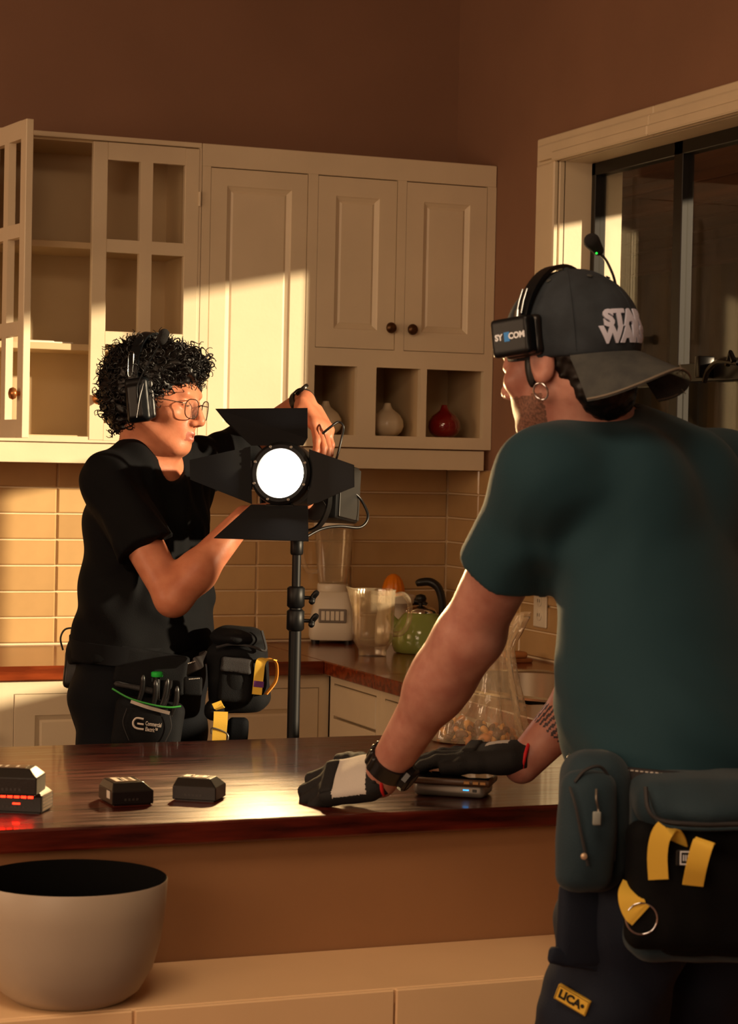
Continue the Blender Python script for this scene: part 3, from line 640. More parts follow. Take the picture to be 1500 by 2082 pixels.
pc = obj('case', place(box(0, L, 0, .078, 0, .011, .003, 2), fr), mat('brown_phone_case', (74, 50, 30), .35), ph, 50)
obj('screen', place(box(.004, L-.004, .004, .074, .0108, .0114), fr), mat('dark_screen', (10, 10, 11), .05), ph)
obj('lens', place(join(*[box(L*q, L*q+.011, -.0008, .002, .003, .009, .001) for q in (.70, .80, .88)]), fr), mat('bronze_ring', (150, 120, 80), .3, metal=.8), pc)
# nut bag
nb = on(968, 1508, 2, .9); nb[2] = .9
hx = nrm(A(VR[0], VR[1], 0)); hy = nrm(A(VD[0], VD[1], 0))
NUTM = [mat('nut_tan', (200, 122, 50), .5, var=.3, vscale=60), mat('nut_brown', (100, 46, 16), .5, var=.3, vscale=60), mat('nut_pale', (224, 164, 88), .5, var=.2, vscale=60)]
shapes = []
def nutmesh(kind):
    s = S()
    if kind == 0:
        for i in range(5):
            a0 = -1.1+.44*i; a1 = a0+.44; s.cap(A(.009*math.sin(a0), .009*math.cos(a0)-.006, 0), A(.009*math.sin(a1), .009*math.cos(a1)-.006, 0), .0036+.0008*i, .0036+.0008*(i+1), .001)
    elif kind == 1: s.ell(A(0, 0, 0), A(.011, .0065, .0055)).ell(A(.009, 0, 0), A(.004, .003, .003), k=.004)
    else: s.ell(A(0, 0, 0), A(.0075, .0065, .006)).ell(A(.004, .003, .002), A(.005, .004, .004), k=.003)
    v, f = s.mesh(.0022); me = bpy.data.meshes.new('nut'); me.from_pydata(v.tolist(), [], f.tolist()); me.polygons.foreach_set('use_smooth', np.ones(len(f), bool)); me.materials.append(NUTM[0]); return me
shapes = [nutmesh(k) for k in range(3)]
cnt = 0; pos = []
for tries in range(9000):
    if cnt >= 130: break
    u_, v_ = random.uniform(-1, 1), random.uniform(-1, 1)
    if u_*u_+v_*v_ > 1: continue
    hmax = .034*(1-.55*(u_*u_+v_*v_))+.012*math.exp(-((u_+.55)/.25)**2); z = random.uniform(.008, max(.009, hmax)); p = nb+hx*u_*.082+hy*v_*.055+A(0, 0, z)
    if any(np.linalg.norm(p-q) < .0128 for q in pos): continue
    pos.append(p); k = random.choice((0, 0, 1, 1, 2)); o = bpy.data.objects.new('nut', shapes[k]); COL.objects.link(o)
    o.location = tuple(p); o.rotation_euler = [random.uniform(0, 6.28) for _ in range(3)]
    o.material_slots[0].link = 'OBJECT'; o.material_slots[0].material = random.choice(NUTM)
    tag(o, 'loose nut lying in the clear plastic bag on the island', 'nut', 'nuts in the clear bag'); cnt += 1
BAGM = bpy.data.materials.new('clear_bag_film'); BAGM.use_nodes = True
thin_clear(BAGM, (.98, .96, .92, 1), .27, .10, .8, 26, (1, .82, .54), .17)
rings = []; N = 72; SC4 = 4.18/4300
lv = [(1513, 878, 1062, .062), (1500, 872, 1068, .066), (1475, 880, 1062, .064), (1445, 900, 1056, .055), (1400, 925, 1048, .042), (1350, 945, 1038, .03), (1315, 955, 1038, .026), (1285, 962, 1052, .028), (1262, 968, 1064, .030), (1250, 966, 1068, .031)]
lv = [tuple(q) for q in spline(np.array(lv), 5)]
for i, (yy, xa, xb, ry) in enumerate(lv):
    zc = .902 if i == 0 else .9+(1513-yy)*SC4
    cx = ((xa+xb)/2-968)*SC4; rx = (xb-xa)/2*SC4
    r = []
    for k in range(N):
        a = 2*math.pi*k/N; w = 1+(.05+.12*min(1, i/25))*math.sin(a*9+i*.11+1.7*math.sin(a*2+.4))+.06*math.sin(a*17+i*.21)
        if i < 6: w = 1+(w-1)*i/10
        r.append(nb+hx*(cx+rx*math.cos(a)*w)+hy*(ry*math.sin(a)*w)+A(0, 0, zc-.9+(.006*math.sin(a*5) if i == len(lv)-1 else 0)))
    rings.append(np.array(r))
bgv, bgf = loft(rings, False); bgf.append(tuple(range(N-1, -1, -1)))
tag(obj('plastic_bag', (bgv, bgf), BAGM, None, 180), 'clear crumpled plastic bag with nuts at its bottom on the island', 'bag')
# ------------------------------------------------------------------ people: shared builders
RH = nrm(A(VR[0], VR[1], 0)); DH = nrm(A(VD[0], VD[1], 0)); ZU = A(0, 0, 1)
def skin(name, c, c2): return mat(name, c, .45, color2=c2, vscale=30, bump=.12, bscale=260, sss=.12, spec=.4)
def head_frame(p, F, pitch=0, roll=0):
    F = nrm(F); L = nrm(np.cross(ZU, F)); U = np.cross(F, L)
    c, s = math.cos(pitch), math.sin(pitch); F, U = F*c-U*s, U*c+F*s        # pitch>0 looks down
    c, s = math.cos(roll), math.sin(roll); L, U = L*c+U*s, U*c-L*s
    return np.asarray(p, float), L, F, U
def H(fr, x, y, z): return fr[0]+fr[1]*x+fr[2]*y+fr[3]*z
def head_prims(s, fr, ears=(1, 1)):
    h = lambda x, y, z: H(fr, x, y, z); f3 = (fr[1], fr[2], fr[3])
    s.ell(h(0, -.012, .033), A(.073, .095, .083), f3, .01)
    s.ell(h(0, .036, -.022), A(.060, .056, .080), f3, .03)
    s.ell(h(0, .060, -.062), A(.034, .036, .036), f3, .025)
    s.ell(h(0, .072, -.097), A(.022, .020, .017), f3, .022)
    for e in (-1, 1):
        s.cap(h(e*.056, .002, -.05), h(e*.022, .066, -.097), .015, .013, .022)
        s.ell(h(e*.044, .062, -.026), A(.020, .020, .016), f3, .02)
    s.cap(h(-.030, .083, .019), h(.030, .083, .019), .011, .011, .016)
    for e in (-1, 1):
        s.ell(h(e*.031, .099, -.001), A(.017, .013, .0105), f3, .01, 's')
        s.ell(h(e*.031, .0785, -.002), A(.0150, .0135, .0125), f3, .004)
    s.cap(h(0, .092, .010), h(0, .113, -.034), .0065, .0095, .010)
    s.ell(h(0, .1115, -.039), A(.0105, .0095, .0085), f3, .006)
    for e in (-1, 1): s.ell(h(e*.012, .1005, -.042), A(.0075, .0095, .0075), f3, .006)
    for e in (-1, 1):
        s.cap(h(e*.021, .084, -.069), h(0, .0965, -.0650), .0038, .0050, .006)
        s.cap(h(e*.019, .084, -.0735), h(0, .0945, -.0770), .0038, .0054, .007)
    s.cap(h(-.020, .098, -.0705), h(.020, .098, -.0705), .0018, .0018, .003, 's')
    for e, on_ in zip((-1, 1), ears):
        if not on_: continue
        s.ell(h(e*.078, -.010, -.006), A(.008, .019, .032), (fr[1]*1+fr[2]*.35*-e, fr[2]-fr[1]*.35*-e, fr[3]), .006)
        s.ell(h(e*.080, -.006, -.028), A(.006, .010, .011), f3, .006)
        s.ell(h(e*.088, -.009, -.002), A(.007, .011, .018), f3, .005, 's')
FING = [(.030, .092, (.045, .026, .021), .0092), (.010, .096, (.050, .030, .022), .0094), (-.010, .092, (.046, .028, .022), .0090), (-.028, .083, (.036, .021, .019), .0080)]
def hand_prims(s, W, D, Bk, T, curls, infl=0, spread=.10, thumb=(.62, .72, -.25), k=.005, sc=1.0):
    """palm, four fingers and thumb; returns finger tip positions"""
    D = nrm(D); Bk = nrm(Bk-D*(Bk@D)); T = nrm(T-D*(T@D)-Bk*(T@Bk)); tips = []
    s.rbox(W+D*.05*sc, A(.047*sc, .041*sc, .0135*sc)+infl, (D, T, Bk), .0125*sc, .012)
    s.cap(W+D*.085*sc+T*.028*sc, W+D*.078*sc-T*.028*sc, .0115*sc+infl, .010*sc+infl, .01)
    s.ell(W+D*.03*sc+T*.026*sc-Bk*.008*sc, A(.028, .018, .015)*sc+infl, (D+T*.5, T-D*.5, Bk), .012)
    for (o, l, segs, r), cu in zip(FING, curls):
        p = W+D*l*sc+T*o*sc; a = 0; d0 = nrm(D+T*o/.03*spread)
        for j, (L, c) in enumerate(zip(segs, cu)):
            a += c; d = nrm(d0*math.cos(a)-Bk*math.sin(a)); q = p+d*L*sc
            s.cap(p, q, r*sc*(1-.08*j)+infl, r*sc*(.93-.09*j)+infl, k if j else k*1.6); p = q
        tips.append(p)
    p = W+D*.026*sc+T*.030*sc-Bk*.006*sc; d = nrm(D*thumb[0]+T*thumb[1]+Bk*thumb[2])
    for L, r, m_ in ((.040, .0135, 0), (.032, .0115, .45), (.024, .0100, .6)):
        dd = nrm(d*(1-m_)+nrm(D+T*.15-Bk*.2)*m_); q = p+dd*L*sc; s.cap(p, q, r*sc+infl, r*.9*sc+infl, .007); p = q
    tips.append(p); return tips
def settle(hd, cu, th, ztop):
    """lift a hand so that its fingers rest on the surface at ztop"""
    t = hand_prims(S(), *hd, cu, 0, thumb=th); lo = min(q[2] for q in t)-.0105
    return (hd[0]+A(0, 0, min(.018, max(0, ztop-lo))),)+tuple(hd[1:])
def fold(p, a, f, amp, seed=0):
    """soft cloth creases running across direction a"""
    w = fnoise(p, f*.25, seed)*2.2; q = np.sin(p@nrm(a)*f+w)+.5*np.sin(p@nrm(a)*f*1.7-w*1.4+1)
    return amp*q
def paint(vf, fn):
    v, f = vf[0], np.asarray(vf[1]); return v, f, fn(v[f].mean(axis=1))
# ================================================================== curly-haired man behind the island
m1 = thing('person', 'man with curly black hair and glasses adjusting the film light in black clothes', 'person', tuple(A(*px(285, 1400, 4.68)[:2], 0)))
SK1 = skin('warm_tan_skin', (196, 128, 96), (182, 112, 82)); LIP1 = mat('lips', (158, 88, 70), .4); HAIRM = mat('black_hair', (9, 7, 7), .42, spec=.4)
TEE1 = mat('black_tshirt', (4, 5, 8), .85, bump=.25, bscale=500, spec=.2); PANT1 = mat('black_work_trousers', (6, 9, 15), .85, bump=.3, bscale=400, spec=.2)
F1 = nrm(RH*math.cos(.60)-DH*math.sin(.60)); L1 = nrm(np.cross(ZU, F1)); f3 = (L1, F1, ZU)
hf1 = head_frame(px(317, 812, 4.62), RH*math.cos(.34)-DH*math.sin(.34), .10, -.04)
ch1 = px(300, 1075, 4.70); be1 = px(297, 1220, 4.70); hp1 = px(288, 1385, 4.70); nk1 = px(300, 925, 4.66)
sr1 = px(226, 985, 4.555); sl1 = px(398, 955, 4.83); er1 = px(352, 1216, 4.43); wr1 = px(497, 1052, 4.50); el1 = px(512, 905, 4.98); wl1 = px(618, 816, 4.80)
def torso1(s, i):
    s.ell(ch1, A(.160+i, .112+i, .20), f3, .03); s.ell(be1, A(.150+i, .115+i, .17), f3, .05); s.ell(hp1+ZU*.05, A(.155+i, .118+i, .12), f3, .05)
    s.cap(sr1+L1*.02, sl1-L1*.02, .055+i, .055+i, .05); s.cap(nk1-ZU*.0, sr1+ZU*.004, .054+i, .045+i, .04); s.cap(nk1-ZU*.01, sl1+ZU*.005, .050+i, .045+i, .03)
def hands1(s):
    D = nrm(px(600, 1040, 4.53)-wr1)
    t1 = hand_prims(s, wr1, D, nrm(-ZU*.9-DH*.5), nrm(DH*.7-ZU*.3), [(.15, .35, .3)]*4)
    D = nrm(px(676, 908, 4.70)-px(628, 822, 4.78)); t2 = hand_prims(s, wl1+RH*.006, D, nrm(RH*.75-DH*.5+ZU*.3), nrm(-DH*.8-RH*.55), [(.20, .25, .2), (.28, .3, .2), (.34, .32, .25), (.38, .35, .3)], spread=.16, thumb=(.75, .55, -.35))
s = S(); torso1(s, -.006); head_prims(s, hf1)
s.cap(H(hf1, 0, -.022, -.05), nk1-ZU*.03, .053, .060, .02)
s.cap(H(hf1, 0, .02, -.075), nk1+F1*.03-ZU*.02, .035, .045, .03)
s.cap(sr1, er1, .047, .037, .03); s.cap(er1, er1+(wr1-er1)*.32, .037, .042, .02); s.cap(er1+(wr1-er1)*.32, wr1, .041, .026, .02)
s.cap(sl1, el1, .046, .037, .03); s.cap(el1, el1+(wl1-el1)*.35, .037, .038, .02); s.cap(el1+(wl1-el1)*.35, wl1, .037, .026, .02)
hands1(s)
vf = s.mesh(.0032)
def p1(c):
    q = np.stack([(c-hf1[0])@hf1[k] for k in (1, 2, 3)], 1)
    return ((np.abs(q[:, 0]) < .021) & (q[:, 1] > .086) & (q[:, 2] < -.0610) & (q[:, 2] > -.0815)).astype(int)
b1 = obj('body', paint(vf, p1), [SK1, LIP1], m1, 180)
# eyebrows
for e in (-1, 1):
    o = obj('eyebrow', tube([H(hf1, e*.012, .0945, .018), H(hf1, e*.028, .0915, .0225), H(hf1, e*.042, .078, .019)], [.003, .0036, .002], 8, up=hf1[2], flat=.6), HAIRM, m1, 60)
    obj('eyelash', tube([H(hf1, e*.019, .0895, -.005), H(hf1, e*.031, .0925, -.0065), H(hf1, e*.044, .0835, -.005)], .0012, 6), HAIRM, m1)
# t-shirt
def sleeve(a, b, r0, r1, hem, inner):
    """flared sleeve tube from a towards b, cut flat and hollow at the hem"""
    d = nrm(b-a); q = S(); q.cap(a, a+d*(hem+.03), r0, r1, .03); q.half(a+d*hem, d, .003); q.cap(a+d*(hem-.010+inner), a+d*(hem+.16), inner, inner, .002, 's'); return q
s = S(); torso1(s, .008); s.ell(be1-ZU*.02, A(.163, .132, .12), f3, .05); s.ell(hp1+ZU*.06, A(.172, .138, .13), f3, .04)
s.half(hp1+ZU*.055, -ZU*1+F1*.12, .006)
s.sub(sleeve(sr1+ZU*.002, er1, .060, .069, .185, .058), .035); s.sub(sleeve(sl1+ZU*.005, el1, .060, .062, .21, .05), .035)
s.disp(lambda p: fold(p, F1*.5+ZU*.6+L1*.3, 55, .0024, 3)+fold(p, L1+ZU*.15, 75, .0034, 31)*np.clip(((p-ch1)@F1)/.08, 0, 1)*np.clip((p[:, 2]-1.08)/.1, 0, 1)+fold(p, ZU, 42, .0045, 8)*np.clip(1-(p[:, 2]-1.05)/.16, 0, 1))
s.cap(nk1+ZU*.05, nk1-ZU*.012, .066, .064, .006, 's')
vb = px(366, 984, 4.56)
s.cap(nk1+F1*.065-ZU*.012, vb+F1*.02, .046, .004, .004, 's')
obj('tshirt', s.mesh(.0045), TEE1, m1, 180)
# trousers, shoes
s = S(); s.ell(hp1+ZU*.02, A(.162, .125, .13), f3, .03); s.ell(hp1-F1*.05-ZU*.03, A(.14, .10, .11), f3, .04)
for e in (-1, 1):
    kn = hp1+L1*e*.11+F1*.02-ZU*.47; an = hp1+L1*e*.12-ZU*.90; s.cap(hp1+L1*e*.085-ZU*.05, kn, .092, .065, .04); s.cap(kn, an, .066, .055, .02)
s.disp(lambda p: fold(p, ZU+L1*.3, 40, .003, 5))
obj('trousers', s.mesh(.007), PANT1, m1, 180)
for e in (-1, 1):
    an = hp1+L1*e*.12; an[2] = 0; s = S(); s.cap(an+ZU*.04-F1*.04, an+ZU*.035+F1*.13, .042, .036, .02, flat=ZU, fs=.8); s.cap(an+ZU*.04-F1*.03, an+ZU*.10-F1*.03, .045, .05, .03); s.half(A(0, 0, .001), -ZU)
    obj('shoe', s.mesh(.007), BLACKPL, m1, 180)
# hair: lumpy mass and many small curls
s = S(); g3 = (hf1[1], hf1[2], hf1[3])
s.ell(H(hf1, 0, -.020, .048), A(.090, .104, .083), g3, .02); s.ell(H(hf1, 0, -.055, -.01), A(.080, .062, .075), g3, .04)
s.ell(H(hf1, 0, .060, .082), A(.062, .048, .036), g3, .03)
s.ell(H(hf1, 0, .090, -.045), A(.068, .075, .085), g3, .02, 's'); s.ell(H(hf1, 0, .02, -.13), A(.10, .10, .075), g3, .02, 's')
for e in (-1, 1): s.cap(H(hf1, e*.074, .02, .03), H(hf1, e*.072, .022, -.02), .012, .008, .01)
s.disp(lambda p: .0045*fnoise(p, 160, 11))
hv, hfc = s.mesh(.004)
hair = obj('hair', (hv, hfc), HAIRM, m1, 180)
fc = hv[hfc].mean(axis=1); fn_ = np.cross(hv[hfc[:, 1]]-hv[hfc[:, 0]], hv[hfc[:, 2]]-hv[hfc[:, 0]]); fn_ /= np.linalg.norm(fn_, axis=1)[:, None]+1e-12
cen = H(hf1, 0, -.01, .03); fn_ *= np.sign(((fc-cen)*fn_).sum(1))[:, None]
parts = []; r2 = np.random.RandomState(3)
for i in r2.choice(len(fc), 950):
    c, n = fc[i], fn_[i]; q = A(*[(c-hf1[0])@hf1[k] for k in (1, 2, 3)])
    t = nrm(r2.randn(3)); t = nrm(t-n*(t@n)*.6+n*.25); b = nrm(np.cross(n, t)); m_ = np.cross(t, b)
    R = r2.uniform(.004, .009)*(1.15 if q[1] > .04 else 1); turns = r2.uniform(.8, 1.7); L = r2.uniform(.010, .028)
    th = np.linspace(0, turns*6.28, int(10*turns)+3)
    pts = c-n*.004+np.outer(th/th[-1]*L, t)+np.outer(R*(np.cos(th)-1), b)+np.outer(R*np.sin(th), m_)*.9+np.outer(th/th[-1], n)*.006
    parts.append(tube(pts, list(np.linspace(.0019, .0007, len(th))), 5, cap=False))
obj('curls', join(*parts), HAIRM, hair, 180)
# glasses
LENSM = bpy.data.materials.new('spectacle_lens'); LENSM.use_nodes = True; thin_clear(LENSM, (.97, .96, .94, 1), .12, .03, dmix=.03)
GL = thing('eyeglasses', 'thin metal-framed eyeglasses on the curly-haired man', 'glasses', H(hf1, 0, .1, 0))
WIREM = mat('glasses_metal', (92, 76, 66), .25, metal=.9)
for e in (-1, 1):
    pts = []
    for k in range(29):
        a = 2*math.pi*k/28; c, s_ = math.cos(a), math.sin(a); u_ = .0255*np.sign(c)*abs(c)**.7; v_ = .021*np.sign(s_)*abs(s_)**.75
        pts.append(H(hf1, e*(.035+u_), .1075-.006*((.033+u_)/.05)**2, -.012+v_))
    rim = obj('rim', tube(pts, .0011, 6, up=hf1[2], cap=False), WIREM, GL, 60)
    ctr = np.mean(pts[:-1], axis=0); obj('lens', (np.array(pts[:-1]), [tuple(range(28))]), LENSM, rim)
    obj('temple', tube(spline([H(hf1, e*.0600, .099, -.002), H(hf1, e*.072, .085, -.001), H(hf1, e*.080, .03, .002), H(hf1, e*.081, -.02, .0)], 5), .0013, 6), WIREM, GL, 60)
obj('bridge', tube(spline([H(hf1, -.0095, .1075, -.006), H(hf1, 0, .110, -.001), H(hf1, .0095, .1075, -.006)], 6), .0012, 6), WIREM, GL, 60)
# ---- headset
hs1 = (H(hf1, 0, .016, .004), hf1[1], hf1[2], hf1[3])
def xf(fr, vf): return place(vf, (fr[0], fr[1], fr[2], fr[3]))
HSM = mat('dark_headset_plastic', (7, 11, 15), .38, spec=.3); CHRM = mat('headset_trim', (150, 160, 165), .15, metal=1); FOAM = mat('black_foam', (18, 17, 17), .95, bump=.8, bscale=600)
hs = thing('headset', 'black intercom headset with its boom raised on curly hair', 'headset', H(hs1, 0, -.02, .14))
def arch(fr, rx, rz, z0, y0, a0, a1, w, th, n=28, tilt=0):
    pts, wd = [], []
    for a in np.linspace(a0, a1, n): pts.append(H(fr, rx*math.cos(a), y0+tilt*math.sin(a), z0+rz*math.sin(a)))
    return ribbon(pts, fr[2], w, th)
obj('headband', arch(hs1, .098, .098, .040, -.030, -.1, math.pi+.1, .022, .005, tilt=-.015), HSM, hs, 60)
for e in (-1, 1):
    s = S(); s.rbox(H(hs1, e*.094, -.012, -.012), A(.014, .027, .048), (hs1[1], hs1[2]+hs1[3]*.25, hs1[3]-hs1[2]*.25), .010); s.rbox(H(hs1, e*.106, -.012, -.016), A(.006, .018, .036), (hs1[1], hs1[2]+hs1[3]*.25, hs1[3]-hs1[2]*.25), .004, .004)
    cup = obj('ear_cup', s.mesh(.003), HSM, hs, 180)
    s = S(); s.rbox(H(hs1, e*.082, -.010, -.010), A(.008, .030, .044), (hs1[1], hs1[2]+hs1[3]*.25, hs1[3]-hs1[2]*.25), .008); obj('cushion', s.mesh(.003), BLACKPL, cup, 180)
    obj('trim', tube([H(hs1, e*.1125, .004, .024), H(hs1, e*.1128, .000, -.004), H(hs1, e*.1125, -.002, -.05)], [.001, .0018, .001], 6), CHRM, cup, 60)
    obj('slider', tube(spline([H(hs1, e*.108, -.036, .088), H(hs1, e*.110, -.041, .082), H(hs1, e*.110, -.036, .04), H(hs1, e*.109, -.028, .04), H(hs1, e*.108, -.030, .084), H(hs1, e*.108, -.036, .088)], 4), .0012, 6), CHRM, cup, 60)
obj('boom', tube(spline([H(hs1, -.112, -.004, -.02), H(hs1, -.116, -.008, .02), H(hs1, -.112, .012, .075), H(hs1, -.106, .026, .112)], 8), [.0022]*8+[.0016]*17, 8), HSM, hs, 60)
mb = H(hs1, -.104, .031, .128); s = S(); s.cap(mb-hs1[3]*.006-hs1[2]*.002, mb+hs1[3]*.006+hs1[2]*.002, .0115, .0115, .004); obj('microphone', s.mesh(.0025), FOAM, hs, 180)
# ---- wrist watch on the raised wrist
dv = nrm(wl1-el1); wc = wl1-dv*.004
def band(c, d, r, w, th, up, n=32, fs=1.0, zz=None):
    """ring strap around a limb"""
    u1 = nrm(up-d*(up@d)); u2 = np.cross(d, u1); pts = [c+u1*r*math.cos(a)*fs+u2*r*math.sin(a) for a in np.linspace(0, 2*math.pi, n+1)]
    return ribbon(pts, d, w, th)
wt_ = thing('wristwatch', 'dark wristwatch on the raised wrist behind the light', 'watch', wc)
obj('strap', band(wc, dv, .0305, .018, .003, ZU), BLACKPL, wt_, 60)
cf = frame(wc+nrm(ZU*.8-DH*.6)*.031, dv, Z=nrm(ZU*.8-DH*.6)); cs_ = obj('case', place(lathe([(.017, 0), (.018, .002), (.018, .007), (.015, .009), (.001, .009)], 28), cf), mat('dark_steel', (70, 66, 62), .25, metal=.9), wt_, 40)
# ------------------------------------------------------------------ film light on its stand
LB = mat('matte_black_metal', (4, 7, 12), .6, spec=.3); LB2 = mat('satin_black_metal', (8, 9, 11), .45, spec=.3)
GREYM = mat('grey_metal', (118, 112, 104), .35, metal=.7); NYL2g = mat('dark_grey_metal', (58, 56, 54), .4, metal=.5)
lc = px(572, 963, 4.42); ex = .1; lfw = nrm(-DH*math.cos(.30)-RH*math.sin(.30)+ZU*.10); lr = nrm(np.cross(ZU, lfw)); lu = np.cross(lfw, lr)
MP = 4.42/4300
def lp(x, y, fwd=0): return lc+lr*(x-572)*MP/.96-lu*(y-963)*MP+lfw*fwd
fl = thing('film_light', 'black studio light with four barn doors and a glowing round lens', 'film light', lc)
lfr = (lc, lr, lu, lfw)
obj('front_ring', place(lathe([(.050, -.02), (.050, .004), (.052, .010), (.060, .012), (.066, .008), (.068, 0), (.068, -.03), (.064, -.04), (.05, -.04)], 56, cap=False), lfr), LB2, fl, 40)
LENS = mat('glowing_lens', (255, 250, 240), .3, emit=(255, 244, 226), estr=30)
pr_ = [(.0505, .002)]
for i in range(7):
    r = .0495-.006*i; pr_ += [(r, .004+.0004*i), (r-.0052, .0058+.0004*i)]
pr_ += [(.001, .009)]
obj('lens', place(lathe(pr_, 56, cap=False), lfr), LENS, fl, 30)
for i in range(8):
    a = 2*math.pi*(i+.5)/8; obj('screw', place(lathe([(.003, .011), (.003, .0135), (.001, .014)], 10, (.0595*math.cos(a), .0595*math.sin(a), 0)), lfr), GREYM, fl)
obj('housing', place(lathe([(.060, -.04), (.062, -.05), (.062, -.12), (.056, -.135), (.05, -.15), (.02, -.15)], 48), lfr), LB2, fl, 40)
bk = obj('lamp_body', place(box(-.050, .075, -.080, .045, -.315, -.15, .008, 2), lfr), LB2, fl, 40)
for i in range(7): obj('cooling_fin', place(box(-.0525, .077, -.070, .036, -.30+i*.02, -.297+i*.02), lfr), LB2, bk)
obj('side_plate', place(box(.0751, .0785, -.074, .038, -.305, -.165, .001), lfr), NYL2g, bk)
def flap(name, pts, hinge, k):
    """barn door: outline in front view, leaning forward with distance from its hinge line"""
    a, b = [A(*lp(*h)) for h in hinge]; hd_ = nrm(b-a)
    P = []
    for x, y in pts:
        p = lp(x, y); q = p-a; dist = np.linalg.norm(q-hd_*(q@hd_)); P.append(p+lfw*dist*k)
    P = np.array(P); n = nrm(np.cross(P[1]-P[0], P[2]-P[0])); m_ = len(P)
    V = np.vstack([P-n*.0009, P+n*.0009]); F = [tuple(range(m_-1, -1, -1)), tuple(range(m_, 2*m_))]+[(i, (i+1) % m_, m_+(i+1) % m_, m_+i) for i in range(m_)]
    o = obj('barn_door', (V, F), LB, fl)
    c = (a+b)/2; obj('hinge', join(tube([c-hd_*.03, c+hd_*.03], .0028, 8), tube([c-lfw*.012-hd_*.02, c-hd_*.02], .003, 6), tube([c-lfw*.012+hd_*.02, c+hd_*.02], .003, 6)), LB2, o, 50)
flap('top', [(438, 836), (629, 832), (624, 890), (614, 905), (507, 907), (458, 862)], [(520, 903), (610, 903)], .45)
flap('left', [(505, 909), (515, 1027), (405, 985), (402, 945)], [(508, 915), (512, 1020)], .55)
flap('right', [(627, 912), (729, 945), (732, 989), (705, 999), (652, 1021), (629, 1025)], [(628, 912), (630, 1020)], .30)
flap('bottom', [(513, 1028), (630, 1027), (647, 1101), (452, 1101)], [(520, 1029), (625, 1028)], .5)
pc_ = lc-lfw*.075; pc_ = A(*px(604, 1060, 4.50))
# the lamp's own beam, kept inside the barn doors
beam = light('film_light_beam', 'SPOT', 115, (1, .64, .27), tuple(lc+lfw*.014), tuple(lc+lfw*2), spot_size=math.radians(104), spot_blend=.5, shadow_soft_size=.045); beam.parent = fl; beam.location = tuple(lfw*.014)
# yoke
ya = lc-lfw*.10
obj('yoke', join(ribbon(spline([ya+lr*.072+lu*.005, ya+lr*.074-lu*.06, ya+lr*.05-lu*.105, ya-lr*.0-lu*.112, ya-lr*.05-lu*.105, ya-lr*.074-lu*.06, ya-lr*.072+lu*.005], 6), lfw, .028, .004)), LB2, fl, 60)
for e in (-1, 1): obj('tilt_knob', place(lathe([(.018, 0), (.02, .003), (.02, .014), (.016, .018)], 20), frame(ya+lr*e*.073, lu, Z=lr*e)), LB2, fl, 40)
obj('tilt_plate', place(lathe([(.024, -.002), (.024, .002)], 28), frame(px(642, 1036, 4.53), lr, Z=lfw)), NYL2g, fl, 40)
obj('cable', tube(spline([px(718, 1000, 4.66), px(735, 1018, 4.67), px(748, 1050, 4.66), px(732, 1072, 4.64), px(690, 1070, 4.60), px(652, 1076, 4.56), px(612, 1098, 4.52)], 7), .0032, 8), BLACKPL, fl, 60)
obj('cable', tube(spline([px(655, 882, 4.70), px(672, 868, 4.70), px(688, 858, 4.71), px(698, 868, 4.71), px(694, 892, 4.71), px(686, 925, 4.70), px(676, 955, 4.68)], 6), .0028, 8), BLACKPL, fl, 60)
# stand
p_top = px(604, 1080, 4.50); sb = A(p_top[0], p_top[1], 0); zt = (ya-lu*.112)[2]
st = thing('light_stand', 'black tripod light stand carrying the studio light', 'light stand', sb)
zz = lambda y: px(600, y, 4.50)[2]
obj('upper_tube', tube([sb+ZU*zz(1200), sb+ZU*(zt-.004)], .0095, 16), LB2, st, 50)
obj('lower_tube', tube([sb+ZU*.30, sb+ZU*zz(1195)], .0135, 18), LB2, st, 50)
obj('bottom_tube', tube([sb+ZU*.10, sb+ZU*.42], .0165, 18), LB2, st, 50)
for y in (1215, 1262):
    cl = obj('collar', lathe([(.0145, -.022), (.019, -.018), (.019, .02), (.0145, .024)], 20, sb+ZU*zz(y)), LB2, st, 50)
    obj('knob', join(tube([sb+ZU*zz(y)+RH*.012, sb+ZU*zz(y)+RH*.034], .004, 8), tube(spline([sb+ZU*(zz(y)-.012)+RH*.034-DH*.008, sb+ZU*zz(y)+RH*.036, sb+ZU*(zz(y)+.014)+RH*.046-DH*.006], 4), [.004]+[.007]*7+[.005], 8)), LB2, cl, 60)
obj('spigot_collar', lathe([(.012, 0), (.014, .004), (.014, .03), (.011, .034)], 20, sb+ZU*zz(1128)), LB2, st, 50)
for i in range(3):
    a = 2.2+i*2.094; d = A(math.cos(a), math.sin(a), 0)
    lg_ = obj('leg', tube([sb+ZU*.44+d*.015, sb+ZU*.012+d*.34], .0085, 10), LB2, st, 50); obj('rubber_foot', lathe([(.011, 0), (.012, .02)], 12, sb+d*.343), BLACKPL, lg_)
    obj('brace', tube([sb+ZU*.12+d*.015, sb+ZU*.22+d*.19], .005, 8), LB2, st, 50)
